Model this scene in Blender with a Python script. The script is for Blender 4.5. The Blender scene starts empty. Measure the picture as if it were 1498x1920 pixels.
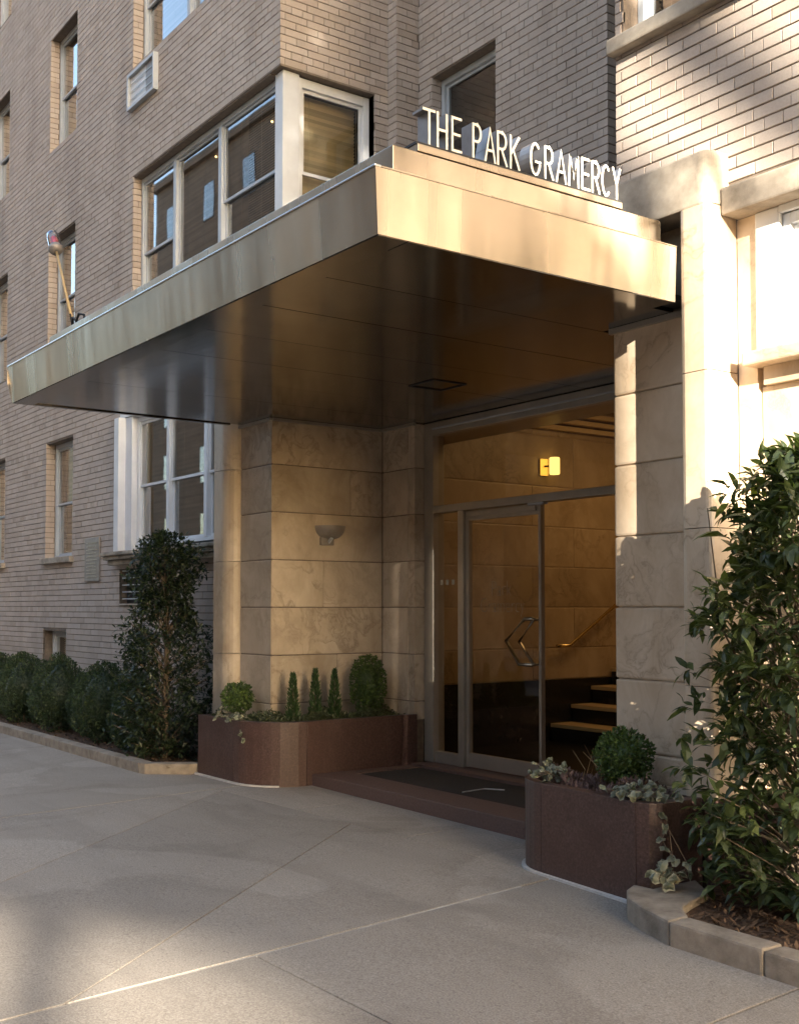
import bpy, bmesh, math, random
from mathutils import Vector, Matrix
R = math.radians
rnd = random.Random(11)
S = bpy.context.scene
COL = S.collection

# ---------------------------------------------------------------- camera
cam = bpy.data.cameras.new('camera'); co = bpy.data.objects.new('camera', cam); COL.objects.link(co)
co.location = (0, 0, 1.5); co.rotation_euler = (R(90 + 2.203), 0, R(54.273))
cam.sensor_fit = 'HORIZONTAL'; cam.sensor_width = 36; cam.lens = 2162.95 / 1498 * 36
cam.shift_y = (1056.76 - 960) / 1498; cam.clip_start = .05; cam.clip_end = 1000
S.camera = co
CW, CH, CF = 1498, 1920, 2162.95
_y, _p = R(35.727), R(2.203)
FW = Vector((-math.cos(_y) * math.cos(_p), math.sin(_y) * math.cos(_p), math.sin(_p)))
RT = Vector((math.sin(_y), math.cos(_y), 0)); UP = RT.cross(FW)
def proj(p):                                   # only used to decide which bricks and leaves show largest
    q = Vector(p) - co.location; d = q.dot(FW)
    if d < .1: return None
    return 749 + CF * q.dot(RT) / d, 1056.76 - CF * q.dot(UP) / d, d

# ---------------------------------------------------------------- sky, sun, exposure
EL, TH = 15, 20
W = bpy.data.worlds.new('World'); S.world = W; W.use_nodes = True
nt = W.node_tree; bg = nt.nodes['Background']
sky = nt.nodes.new('ShaderNodeTexSky'); sky.sky_type = 'NISHITA'; sky.sun_disc = False
sky.sun_elevation = R(EL); sky.sun_rotation = R(90 + TH); sky.air_density = 1.0; sky.dust_density = 1.9; sky.ozone_density = .6
nt.links.new(sky.outputs[0], bg.inputs[0]); bg.inputs[1].default_value = .14
sun = bpy.data.lights.new('sun', 'SUN'); sun.energy = 5.0; sun.angle = R(.4); sun.color = (1, .90, .75)
so = bpy.data.objects.new('sun', sun); COL.objects.link(so); so.location = (20, -12, 15)
SUND = Vector((math.cos(R(TH)) * math.cos(R(EL)), -math.sin(R(TH)) * math.cos(R(EL)), math.sin(R(EL))))
so.rotation_euler = (-SUND).to_track_quat('-Z', 'Y').to_euler()
S.view_settings.view_transform = 'Standard'; S.view_settings.look = 'None'
S.view_settings.exposure = 2.45; S.view_settings.gamma = 1; S.view_settings.use_curve_mapping = False
S.render.engine = 'CYCLES'
S.cycles.max_bounces = 8; S.cycles.transparent_max_bounces = 12; S.cycles.diffuse_bounces = 4; S.cycles.glossy_bounces = 4

# ---------------------------------------------------------------- materials
def N(t, kind, **kw):
    n = t.nodes.new('ShaderNode' + kind)
    for k, v in kw.items(): setattr(n, k, v)
    return n
def coords(t, scale=(1, 1, 1)):
    """object coordinates shifted per object, so that copies do not repeat"""
    tc = N(t, 'TexCoord'); oi = N(t, 'ObjectInfo'); m = N(t, 'MapRange'); m.inputs[4].default_value = 60
    t.links.new(oi.outputs['Random'], m.inputs[0])
    a = N(t, 'VectorMath', operation='ADD'); t.links.new(tc.outputs['Object'], a.inputs[0]); t.links.new(m.outputs[0], a.inputs[1])
    s = N(t, 'VectorMath', operation='MULTIPLY'); t.links.new(a.outputs[0], s.inputs[0]); s.inputs[1].default_value = scale
    return s.outputs[0]
def noise(t, vec, scale, detail=4, rough=.55, dist=0):
    n = N(t, 'TexNoise'); n.inputs['Scale'].default_value = scale; n.inputs['Detail'].default_value = detail
    n.inputs['Roughness'].default_value = rough; n.inputs['Distortion'].default_value = dist
    t.links.new(vec, n.inputs['Vector']); return n.outputs['Fac']
def ramp(t, fac, stops):
    r = N(t, 'ValToRGB'); e = r.color_ramp.elements
    while len(e) < len(stops): e.new(.5)
    for i, (p, c) in enumerate(stops): e[i].position = p; e[i].color = (*c, 1)
    t.links.new(fac, r.inputs[0]); return r.outputs[0]
def mixc(t, fac, a, b, mode='MIX'):
    m = N(t, 'MixRGB', blend_type=mode)
    for i, v in ((0, fac), (1, a), (2, b)):
        if isinstance(v, (int, float)): m.inputs[i].default_value = v
        elif isinstance(v, tuple): m.inputs[i].default_value = (*v, 1)
        else: t.links.new(v, m.inputs[i])
    return m.outputs[0]
def newmat(name):
    m = bpy.data.materials.new(name); m.use_nodes = True
    return m, m.node_tree, m.node_tree.nodes['Principled BSDF']
def bump(t, b, h, strength, dist=.01):
    n = N(t, 'Bump'); n.inputs['Strength'].default_value = strength; n.inputs['Distance'].default_value = dist
    t.links.new(h, n.inputs['Height']); t.links.new(n.outputs[0], b.inputs['Normal'])
def mat(name, c1, c2=None, rough=.7, metal=0, sc=6, bsc=None, bst=.2, bd=.004, stretch=(1, 1, 1), island=0, spec=None, aniso=0):
    m, t, b = newmat(name); c2 = c2 or c1
    v = coords(t, stretch)
    col = ramp(t, noise(t, v, sc, 5, .6), [(.3, c1), (.7, c2)])
    if island:
        g = N(t, 'NewGeometry'); oi = N(t, 'ObjectInfo'); ad = N(t, 'Math', operation='ADD'); fr = N(t, 'Math', operation='FRACT')
        t.links.new(g.outputs['Random Per Island'], ad.inputs[0]); t.links.new(oi.outputs['Random'], ad.inputs[1]); t.links.new(ad.outputs[0], fr.inputs[0])
        mr = N(t, 'MapRange'); mr.inputs[3].default_value = 1 - island; mr.inputs[4].default_value = 1 + island * .6
        t.links.new(fr.outputs[0], mr.inputs[0]); cb = N(t, 'CombineXYZ')
        for i in range(3): t.links.new(mr.outputs[0], cb.inputs[i])
        col = mixc(t, 1.0, col, cb.outputs[0], 'MULTIPLY')
    t.links.new(col, b.inputs['Base Color'])
    b.inputs['Roughness'].default_value = rough; b.inputs['Metallic'].default_value = metal
    if spec is not None: b.inputs['Specular IOR Level'].default_value = spec
    if aniso: b.inputs['Anisotropic'].default_value = aniso
    if bsc: bump(t, b, noise(t, v, bsc, 6, .6), bst, bd)
    return m
M = {}
def brick_mat():
    m, t, b = newmat('buff_brick'); v = coords(t)
    g = N(t, 'NewGeometry'); oi = N(t, 'ObjectInfo'); ad = N(t, 'Math', operation='ADD'); fr = N(t, 'Math', operation='FRACT')
    t.links.new(g.outputs['Random Per Island'], ad.inputs[0]); t.links.new(oi.outputs['Random'], ad.inputs[1]); t.links.new(ad.outputs[0], fr.inputs[0])
    base = ramp(t, fr.outputs[0], [(0, (.33, .265, .21)), (.12, (.40, .33, .275)), (.5, (.445, .375, .325)), (.85, (.475, .405, .355)), (1, (.525, .455, .395))])
    sp = noise(t, v, 90, 4, .7); big = noise(t, v, 1.3, 3, .6)
    col = mixc(t, .28, base, ramp(t, sp, [(.35, (.28, .215, .165)), (.65, (.60, .50, .41))]))
    col = mixc(t, .35, col, ramp(t, big, [(.3, (.34, .275, .215)), (.7, (.53, .44, .36))]), 'MIX')
    ps = N(t, 'VectorMath', operation='MULTIPLY'); t.links.new(g.outputs['Position'], ps.inputs[0]); ps.inputs[1].default_value = (1.6, 1.6, .22)
    soot = noise(t, ps.outputs[0], 1.0, 6, .65, .4); lg = noise(t, g.outputs['Position'], .55, 4, .6)
    col = mixc(t, ramp(t, soot, [(.5, (0, 0, 0)), (.78, (.5, .5, .5))]), col, (.22, .17, .135))
    col = mixc(t, ramp(t, lg, [(.5, (0, 0, 0)), (.75, (.28, .28, .28))]), col, (.56, .49, .42))
    t.links.new(col, b.inputs['Base Color']); b.inputs['Roughness'].default_value = .85
    bump(t, b, sp, .5, .0025); return m
M['brick'] = brick_mat()
M['mortar'] = mat('mortar', (.16, .125, .095), (.23, .18, .135), .95, sc=20, bsc=60, bst=.5)
def marble_mat(name='cream_marble', a=(.39, .315, .235), b_=(.585, .50, .395), c=(.50, .415, .315)):
    m, t, b = newmat(name); v = coords(t)
    warp = N(t, 'TexNoise'); warp.inputs['Scale'].default_value = 1.6; warp.inputs['Detail'].default_value = 5; t.links.new(v, warp.inputs['Vector'])
    ad = N(t, 'VectorMath', operation='MULTIPLY_ADD'); t.links.new(warp.outputs['Color'], ad.inputs[0]); ad.inputs[1].default_value = (1.2, 1.2, 1.2); t.links.new(v, ad.inputs[2])
    vein = N(t, 'TexNoise', noise_type='RIDGED_MULTIFRACTAL'); vein.inputs['Scale'].default_value = 2.0; vein.inputs['Detail'].default_value = 7
    t.links.new(ad.outputs[0], vein.inputs['Vector'])
    vn = noise(t, ad.outputs[0], 1.7, 6, .6, .8); sb = N(t, 'Math', operation='SUBTRACT'); t.links.new(vn, sb.inputs[0]); sb.inputs[1].default_value = .5; ab = N(t, 'Math', operation='ABSOLUTE'); t.links.new(sb.outputs[0], ab.inputs[0])
    thin = ramp(t, ab.outputs[0], [(0, (.62, .62, .62)), (.012, (.28, .28, .28)), (.05, (0, 0, 0))]); patchy = noise(t, v, .9, 3, .5); thin = mixc(t, 1, thin, ramp(t, patchy, [(.4, (.1, .1, .1)), (.6, (1, 1, 1))]), 'MULTIPLY')
    cl = noise(t, v, 1.5, 5, .62, 1.0); st = noise(t, coords(t, (1.3, 1.3, .6)), 2.2, 6, .65, 1.2)
    col = ramp(t, cl, [(.3, a), (.5, c), (.72, b_)])
    col = mixc(t, ramp(t, vein.outputs['Fac'], [(.5, (0, 0, 0)), (.95, (1, 1, 1))]), col, tuple(x * .62 for x in a))
    col = mixc(t, ramp(t, st, [(.42, (0, 0, 0)), (.75, (.6, .6, .6))]), col, (a[0] * .78, a[1] * .7, a[2] * .58))
    col = mixc(t, thin, col, (a[0] * .5, a[1] * .44, a[2] * .38))
    oi = N(t, 'ObjectInfo'); mr = N(t, 'MapRange'); mr.inputs[3].default_value = .87; mr.inputs[4].default_value = 1.08
    t.links.new(oi.outputs['Random'], mr.inputs[0]); cb = N(t, 'CombineXYZ')
    for i in range(3): t.links.new(mr.outputs[0], cb.inputs[i])
    col = mixc(t, 1, col, cb.outputs[0], 'MULTIPLY')
    t.links.new(col, b.inputs['Base Color']); b.inputs['Roughness'].default_value = .42
    bump(t, b, noise(t, v, 30, 4), .06, .003); return m
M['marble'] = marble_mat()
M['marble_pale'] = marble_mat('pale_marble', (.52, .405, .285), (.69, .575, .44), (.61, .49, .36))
M['limestone'] = mat('weathered_limestone', (.17, .14, .105), (.50, .43, .34), .85, sc=3.6, bsc=40, bst=.35)
def metal_mat(name, base, rough, grain, aniso=.6, stain=(.75, 1.1), wave=(3, 3, .25), wst=.35, rband=None):
    m, t, b = newmat(name); v = coords(t)
    gr = noise(t, coords(t, grain), 1.0, 3, .6); cl = noise(t, v, 1.7, 4, .6, .6)
    k = ramp(t, cl, [(.3, tuple(x * stain[0] for x in base)), (.7, tuple(min(1, x * stain[1]) for x in base))])
    t.links.new(k, b.inputs['Base Color']); b.inputs['Metallic'].default_value = 1
    mr = N(t, 'MapRange'); mr.inputs[3].default_value = rough * .93; mr.inputs[4].default_value = rough * 1.07
    bandn = noise(t, coords(t, (2.6, 2.6, .12)), 1.0, 3, .6)
    if rband: mr.inputs[1].default_value = .36; mr.inputs[2].default_value = .62; mr.inputs[3].default_value = rband[0]; mr.inputs[4].default_value = rband[1]
    t.links.new(bandn if rband else gr, mr.inputs[0]); t.links.new(mr.outputs[0], b.inputs['Roughness'])
    if aniso:
        b.inputs['Anisotropic'].default_value = aniso
        ge = N(t, 'NewGeometry'); cx = N(t, 'VectorMath', operation='CROSS_PRODUCT'); t.links.new(ge.outputs['True Normal'], cx.inputs[0]); cx.inputs[1].default_value = (0, 0, 1); t.links.new(cx.outputs[0], b.inputs['Tangent'])
    wv = noise(t, coords(t, wave), 1.0, 2, .5)
    bump(t, b, wv, wst, .02); return m
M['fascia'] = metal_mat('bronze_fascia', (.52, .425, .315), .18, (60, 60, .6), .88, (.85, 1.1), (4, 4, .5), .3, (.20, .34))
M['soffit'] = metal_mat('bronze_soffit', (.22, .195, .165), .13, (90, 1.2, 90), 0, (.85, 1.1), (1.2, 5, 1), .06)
M['lip'] = mat('bright_trim', (.8, .8, .78), rough=.25, metal=1)
M['letter'] = mat('cream_letter', (.85, .80, .68), (.9, .85, .74), .35, sc=20)
M['letter_side'] = mat('letter_steel', (.30, .28, .27), (.42, .40, .38), .4, .8, sc=8)
M['alu'] = mat('grey_aluminium', (.40, .42, .44), (.48, .50, .52), .45, 0, sc=5, bsc=30, bst=.05)
M['white'] = mat('white_paint', (.60, .61, .62), (.72, .73, .74), .5, sc=4, bsc=30, bst=.1)
M['bronze'] = mat('door_bronze', (.38, .345, .29), (.47, .43, .37), .38, .6, sc=4)
M['dark'] = mat('dark_steel', (.03, .03, .032), (.05, .048, .045), .5, .3)
M['black'] = mat('black_marble', (.012, .011, .010), (.022, .02, .018), .25, sc=3)
def granite_mat():
    m, t, b = newmat('brown_granite'); v = coords(t)
    sp = noise(t, v, 70, 5, .75); cl = noise(t, v, 3.0, 5, .65, .5); st_ = noise(t, coords(t, (9, 9, .8)), 1.0, 5, .6)
    col = ramp(t, sp, [(.35, (.036, .018, .014)), (.5, (.075, .040, .032)), (.68, (.125, .078, .064))])
    col = mixc(t, ramp(t, cl, [(.4, (0, 0, 0)), (.7, (.6, .6, .6))]), col, (.055, .026, .019))
    col = mixc(t, ramp(t, st_, [(.55, (0, 0, 0)), (.85, (.35, .35, .35))]), col, (.17, .125, .105))
    t.links.new(col, b.inputs['Base Color']); mr = N(t, 'MapRange'); mr.inputs[3].default_value = .3; mr.inputs[4].default_value = .65
    t.links.new(cl, mr.inputs[0]); t.links.new(mr.outputs[0], b.inputs['Roughness']); bump(t, b, sp, .2, .003); return m
M['granite'] = granite_mat()
M['granite_step'] = mat('step_granite', (.085, .050, .040), (.15, .093, .075), .6, sc=60, bsc=120, bst=.25)
M['matting'] = mat('rubber_mat', (.02, .017, .014), (.035, .03, .025), .95, sc=40, bsc=200, bst=.6)
M['kerb'] = mat('kerb_concrete', (.17, .135, .10), (.33, .275, .215), .92, sc=9, bsc=110, bst=.9, bd=.005)
M['soil'] = mat('mulch', (.035, .018, .009), (.13, .065, .03), .95, sc=30, bsc=45, bst=1, bd=.02)
M['asphalt'] = mat('asphalt', (.045, .045, .046), (.06, .06, .06), .9, sc=30, bsc=200, bst=.5)
M['caulk'] = mat('white_caulk', (.40, .38, .35), (.58, .56, .53), .85, sc=16)
M['seal'] = mat('pale_joint_sealant', (.26, .235, .20), (.50, .47, .41), .9, sc=9)
M['joint'] = mat('dark_joint', (.06, .055, .05), (.12, .11, .10), .95, sc=10)
M['wood'] = mat('stair_tread', (.42, .29, .13), (.52, .37, .18), .45, sc=3, stretch=(.5, 8, 8))
M['brass'] = mat('brass', (.75, .55, .22), (.8, .6, .28), .25, 1)
M['handle'] = mat('satin_bronze_handle', (.30, .26, .20), (.38, .33, .26), .3, 1)
M['lobby'] = marble_mat('lobby_marble', (.34, .25, .15), (.48, .37, .24), (.42, .31, .19))
M['plaster'] = mat('warm_plaster', (.55, .40, .22), (.6, .45, .26), .8)
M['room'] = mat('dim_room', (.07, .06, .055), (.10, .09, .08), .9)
M['blind'] = mat('blind_slat', (.32, .24, .195), (.40, .31, .25), .55, sc=3, stretch=(1, 1, 6), island=.2)
M['blind_light'] = mat('cream_blind_slat', (.72, .58, .36), (.80, .68, .45), .55, sc=3, island=.3)
M['stone_dark'] = mat('street_facade_brown', (.13, .09, .06), (.22, .155, .105), .85, sc=1.5)
M['stone_tan'] = mat('street_facade_tan', (.40, .30, .18), (.52, .40, .26), .85, sc=1.5)
M['bark'] = mat('bark', (.10, .07, .045), (.21, .16, .11), .9, sc=12, bsc=40, bst=.8, stretch=(1, 1, .2))
M['red'] = mat('red_lens', (.55, .03, .02), rough=.3)
M['plaque'] = mat('plaque_metal', (.25, .22, .20), (.33, .30, .27), .5, .4, sc=8)
M['rubber'] = mat('black_cable', (.015, .015, .016), rough=.6)
def pave_mat():
    m, t, b = newmat('sidewalk_concrete'); v = coords(t)
    a = noise(t, v, 1.1, 5, .62, .3); f = noise(t, v, 110, 4, .8); sp = noise(t, v, 42, 3, .6); st = noise(t, coords(t, (.35, 2.2, 1)), 1.6, 4, .6)
    col = ramp(t, a, [(.28, (.235, .202, .166)), (.5, (.295, .256, .212)), (.75, (.345, .303, .254))])
    col = mixc(t, .6, col, ramp(t, f, [(.34, (.12, .10, .08)), (.5, (.285, .25, .21)), (.66, (.48, .44, .39))]))
    col = mixc(t, ramp(t, sp, [(.60, (0, 0, 0)), (.70, (.5, .5, .5))]), col, (.12, .10, .085))
    col = mixc(t, ramp(t, st, [(.5, (0, 0, 0)), (.75, (.35, .35, .35))]), col, (.17, .15, .13))
    g = N(t, 'NewGeometry'); pw_ = g.outputs['Position']
    tide = noise(t, pw_, .42, 5, .5, .8); col = mixc(t, ramp(t, tide, [(.46, (0, 0, 0)), (.485, (.8, .8, .8)), (.60, (.35, .35, .35))]), col, mixc(t, 1, col, (.80, .79, .78), 'MULTIPLY'))
    wet = noise(t, pw_, 1.3, 6, .65, .6); col = mixc(t, ramp(t, wet, [(.58, (0, 0, 0)), (.75, (.7, .7, .7))]), col, mixc(t, 1, col, (.70, .68, .66), 'MULTIPLY'))
    vo = N(t, 'TexVoronoi'); vo.inputs['Scale'].default_value = 1.5; t.links.new(pw_, vo.inputs['Vector'])
    col = mixc(t, ramp(t, vo.outputs['Distance'], [(.018, (.75, .75, .75)), (.026, (0, 0, 0))]), col, (.10, .09, .08))
    vo2 = N(t, 'TexVoronoi'); vo2.inputs['Scale'].default_value = .8; t.links.new(pw_, vo2.inputs['Vector'])
    col = mixc(t, ramp(t, vo2.outputs['Distance'], [(.014, (.6, .6, .6)), (.02, (0, 0, 0))]), col, (.45, .41, .36))
    oi = N(t, 'ObjectInfo'); mr = N(t, 'MapRange'); mr.inputs[3].default_value = .86; mr.inputs[4].default_value = 1.06
    t.links.new(oi.outputs['Random'], mr.inputs[0]); cb = N(t, 'CombineXYZ')
    for i in range(3): t.links.new(mr.outputs[0], cb.inputs[i])
    col = mixc(t, 1, col, cb.outputs[0], 'MULTIPLY')
    t.links.new(col, b.inputs['Base Color']); b.inputs['Roughness'].default_value = .82
    bump(t, b, f, .45, .002); return m
M['pave'] = pave_mat()
def glass_mat(name, tint=(.9, .92, .9), boost=1.0):
    m = bpy.data.materials.new(name); m.use_nodes = True; t = m.node_tree; t.nodes.clear()
    o = N(t, 'OutputMaterial'); mx = N(t, 'MixShader'); tr = N(t, 'BsdfTransparent'); gl = N(t, 'BsdfGlossy'); fr = N(t, 'Fresnel')
    tr.inputs[0].default_value = (*tint, 1); gl.inputs['Roughness'].default_value = .015; fr.inputs[0].default_value = 1.52
    v = coords(t); bm = N(t, 'Bump'); bm.inputs['Strength'].default_value = .03; bm.inputs['Distance'].default_value = .01
    t.links.new(noise(t, v, 1.4, 1), bm.inputs['Height']); t.links.new(bm.outputs[0], gl.inputs['Normal'])
    k = N(t, 'Math', operation='MULTIPLY'); k.inputs[1].default_value = boost; k.use_clamp = True
    t.links.new(fr.outputs[0], k.inputs[0]); t.links.new(k.outputs[0], mx.inputs[0]); t.links.new(tr.outputs[0], mx.inputs[1]); t.links.new(gl.outputs[0], mx.inputs[2]); t.links.new(mx.outputs[0], o.inputs[0])
    return m
M['glass'] = glass_mat('window_glass', boost=3.2)
M['door_glass'] = glass_mat('door_glass', (.88, .87, .80), 1.2)
def emit(name, c, s):
    m = bpy.data.materials.new(name); m.use_nodes = True; t = m.node_tree; t.nodes.clear()
    e = N(t, 'Emission'); e.inputs[0].default_value = (*c, 1); e.inputs[1].default_value = s; o = N(t, 'OutputMaterial'); t.links.new(e.outputs[0], o.inputs[0]); return m
M['lampshade'] = emit('lit_brass_shade', (1, .62, .16), .45)
M['warm_dot'] = emit('warm_glow', (1, .66, .25), 1.2)
def leaf_mat(name, c1, c2, rough=.42, trans=.25, island=.45, edge=None):
    m, t, b = newmat(name); v = coords(t)
    g = N(t, 'NewGeometry'); oi = N(t, 'ObjectInfo'); ad = N(t, 'Math', operation='ADD'); fr = N(t, 'Math', operation='FRACT')
    t.links.new(g.outputs['Random Per Island'], ad.inputs[0]); t.links.new(oi.outputs['Random'], ad.inputs[1]); t.links.new(ad.outputs[0], fr.inputs[0])
    col = ramp(t, fr.outputs[0], [(0, c1), (.75, c2), (1, tuple(min(1, x * 1.7) for x in c2))])
    if edge:
        a = N(t, 'Attribute'); a.attribute_name = 'rim'; col = mixc(t, a.outputs['Fac'], col, edge)
    t.links.new(col, b.inputs['Base Color']); b.inputs['Roughness'].default_value = rough
    tl = N(t, 'BsdfTranslucent'); t.links.new(mixc(t, 1, col, (1.3, 1.5, .5), 'MULTIPLY'), tl.inputs[0])
    mx = N(t, 'MixShader'); mx.inputs[0].default_value = trans; o = t.nodes['Material Output']
    t.links.new(b.outputs[0], mx.inputs[1]); t.links.new(tl.outputs[0], mx.inputs[2]); t.links.new(mx.outputs[0], o.inputs[0]); return m
M['box'] = leaf_mat('boxwood_leaf', (.022, .036, .014), (.045, .068, .026), .5)
M['box_bright'] = leaf_mat('young_boxwood_leaf', (.035, .065, .014), (.075, .115, .026), .5)
M['holly'] = leaf_mat('glossy_evergreen_leaf', (.014, .024, .011), (.032, .046, .02), .36)
M['laurel'] = leaf_mat('laurel_leaf', (.034, .050, .020), (.078, .100, .040), .36, .38)
M['conifer'] = leaf_mat('conifer_needle', (.02, .045, .014), (.045, .085, .025), .6)
M['ivy'] = leaf_mat('variegated_ivy_leaf', (.06, .075, .045), (.11, .125, .085), .5, .15, edge=(.45, .42, .31))
M['sedum'] = leaf_mat('sedum_leaf', (.05, .065, .03), (.10, .11, .055), .6)
M['heather'] = leaf_mat('heather_sprig', (.11, .065, .06), (.17, .11, .10), .8)
M['mulchchip'] = leaf_mat('bark_chip', (.05, .028, .015), (.13, .075, .04), .9, 0)
M['dead'] = leaf_mat('dry_leaf', (.20, .11, .05), (.34, .22, .11), .8)
M['tree'] = leaf_mat('street_tree_leaf', (.03, .05, .015), (.07, .10, .03), .5)

# ---------------------------------------------------------------- mesh helpers
class MB:
    def __init__(s): s.v = []; s.f = []
    def quad(s, *p): i = len(s.v); s.v += [tuple(q) for q in p]; s.f.append(tuple(range(i, i + len(p)))); return s
    def box(s, x0, x1, y0, y1, z0, z1):
        i = len(s.v)
        s.v += [(x0, y0, z0), (x1, y0, z0), (x1, y1, z0), (x0, y1, z0), (x0, y0, z1), (x1, y0, z1), (x1, y1, z1), (x0, y1, z1)]
        s.f += [tuple(i + k for k in q) for q in ((0, 3, 2, 1), (4, 5, 6, 7), (0, 1, 5, 4), (1, 2, 6, 5), (2, 3, 7, 6), (3, 0, 4, 7))]; return s
    def prism(s, poly, z0, z1):                # poly in plan, counter-clockwise; z0/z1 may be functions of x
        n = len(poly); i = len(s.v); a = z0 if callable(z0) else (lambda x: z0); b = z1 if callable(z1) else (lambda x: z1)
        s.v += [(x, y, a(x)) for x, y in poly] + [(x, y, b(x)) for x, y in poly]
        s.f.append(tuple(range(i + n - 1, i - 1, -1))); s.f.append(tuple(range(i + n, i + 2 * n)))
        for k in range(n): j = (k + 1) % n; s.f.append((i + k, i + j, i + n + j, i + n + k))
        return s
    def tube(s, pts, r, n=8, closed=False):
        pts = [Vector(p) for p in pts]; rr = r if isinstance(r, (list, tuple)) else [r] * len(pts); i0 = len(s.v)
        for k, p in enumerate(pts):
            a = pts[max(0, k - 1)] if not closed else pts[k - 1]; b = pts[min(len(pts) - 1, k + 1)] if not closed else pts[(k + 1) % len(pts)]
            d = (b - a).normalized(); u = d.cross(Vector((0, 0, 1)) if abs(d.z) < .9 else Vector((1, 0, 0))).normalized(); w = d.cross(u)
            for q in range(n): t = 2 * math.pi * q / n; s.v.append(tuple(p + (u * math.cos(t) + w * math.sin(t)) * rr[k]))
        m = len(pts)
        for k in range(m if closed else m - 1):
            for q in range(n):
                a = i0 + k * n; b = i0 + ((k + 1) % m) * n
                s.f.append((a + q, a + (q + 1) % n, b + (q + 1) % n, b + q))
        if not closed: s.f.append(tuple(range(i0 + n - 1, i0 - 1, -1))); s.f.append(tuple(range(i0 + (m - 1) * n, i0 + m * n)))
        return s
    def lathe(s, prof, c, n=16):
        i0 = len(s.v)
        for r_, z in prof:
            for q in range(n): t = 2 * math.pi * q / n; s.v.append((c[0] + r_ * math.cos(t), c[1] + r_ * math.sin(t), c[2] + z))
        for k in range(len(prof) - 1):
            for q in range(n): a = i0 + k * n; s.f.append((a + q, a + (q + 1) % n, a + n + (q + 1) % n, a + n + q))
        return s
    def mesh(s, name):
        m = bpy.data.meshes.new(name); m.from_pydata(s.v, [], s.f); m.update(); return m
    def obj(s, name, material, parent=None, smooth=False, bevel=0, **props):
        m = s.mesh(name); m.materials.append(M[material])
        if bevel:
            bm = bmesh.new(); bm.from_mesh(m)
            bmesh.ops.bevel(bm, geom=list(bm.edges), offset=bevel, segments=2, profile=.6, affect='EDGES', clamp_overlap=True); bm.to_mesh(m); bm.free()
        if smooth: m.shade_smooth()
        return link(name, m, parent, **props)
def link(name, data, parent=None, **props):
    o = bpy.data.objects.new(name, data); COL.objects.link(o); o.parent = parent
    for k, v in props.items(): o[k] = v
    return o
def thing(name, label, cat, loc=(0, 0, 0), group=None):
    o = link(name, None); o['label'] = label; o['category'] = cat; o.empty_display_size = .2
    if group: o['group'] = group
    return o
BX = lambda *a: MB().box(*a)

# ================================================================ ground
GZ = lambda x: 0 if x < -9.2 else -.0085 * (x + 9.2)
g = MB(); xs = [-220, -60, -30, -9.2, 10, 60, 220]
def strip(mb, y0, y1, dz, xs=xs):
    for a, b in zip(xs, xs[1:]): mb.quad((a, y0, GZ(a) * (abs(a) < 30) + dz), (b, y0, GZ(b) * (abs(b) < 30) + dz), (b, y1, GZ(b) * (abs(b) < 30) + dz), (a, y1, GZ(a) * (abs(a) < 30) + dz))
g.quad((-260, -260, -.45), (260, -260, -.45), (260, 260, -.45), (-260, 260, -.45)); g.obj('ground', 'asphalt', kind='structure')
st = MB(); strip(st, -11, -1.9, -.17, [-220, -30, -9.2, 25, 220]); st.obj('street', 'asphalt', kind='structure')
fs = MB(); fs.box(-220, 220, -14.6, -11, -.4, -.03); fs.obj('far_sidewalk', 'kerb', kind='structure')
sw = MB(); strip(sw, -1.75, 6.5, -.02); side = sw.obj('sidewalk', 'joint', kind='structure')
# paving slabs cut by the joints seen in the photograph
def cut(poly, p, q, gap):
    """split a convex polygon by the line p-q, opening a joint"""
    d = Vector((q[0] - p[0], q[1] - p[1])).normalized(); n = Vector((-d.y, d.x)); out = []
    for sgn in (1, -1):
        res = []; f = lambda a: ((a[0] - p[0]) * n.x + (a[1] - p[1]) * n.y) * sgn - gap / 2
        for i, a in enumerate(poly):
            b = poly[(i + 1) % len(poly)]; fa, fb = f(a), f(b)
            if fa >= 0: res.append(a)
            if fa * fb < 0: t = fa / (fa - fb); res.append((a[0] + (b[0] - a[0]) * t, a[1] + (b[1] - a[1]) * t))
        out.append(res)
    return out[0], out[1]                       # left of p->q, right of p->q
YS, YN = -1.6, 5.25
slabs = []; rest = [(-40, YS), (9, YS), (9, YN), (-40, YN)]
vj = [(-26, -26, .01), (-20, -20, .01), (-16.2, -16.2, .01), (-12.4, -12.4, .01), (-8.05, -8.74, .016), (-4.22, -4.86, .022), (-2.6, -2.95, .012), (.4, .4, .01), (4, 4, .01)]
cols = []
for xa, xb, gp in vj:
    l, rest = cut(rest, (xa, 0), (xb, 4.5), gp); cols.append(l)
cols.append(rest)
for i, c in enumerate(cols):
    if i == 5:                                  # bay in front of the door
        up, lo = cut(c, (-8.3, 4.42), (-5.1, 4.60), .007)
        a, b = cut(up, (-7.52, 4.3), (-7.56, 5.2), .006); b, b2 = cut(b, (-6.24, 4.3), (-6.30, 5.2), .006); slabs += [a, b, b2]
        a, b = cut(lo, (-4.58, 1.75), (-6.87, 4.53), .008); slabs.append(b)
        a, a2 = cut(a, (-7.2, 2.75), (-8.81, 4.62), .006); slabs += [a, a2]
    elif i == 6:
        up, lo = cut(c, (-4.6, 2.50), (-3.4, 2.52), .008); slabs += [up, lo]
    elif i == 4:
        up, lo = cut(c, (-12, 2.2), (-8.4, 2.35), .008); slabs += [up, lo]
    else:
        up, lo = cut(c, (-30, 1.9), (9, 1.9), .008); slabs += [up, lo]
for p in slabs:
    if len(p) > 2: MB().prism(p, lambda x: GZ(x) - .018, lambda x: GZ(x)).obj('paving_slab', 'pave', side, bevel=.003)
sj = MB()                                       # pale sealed joint
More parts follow.
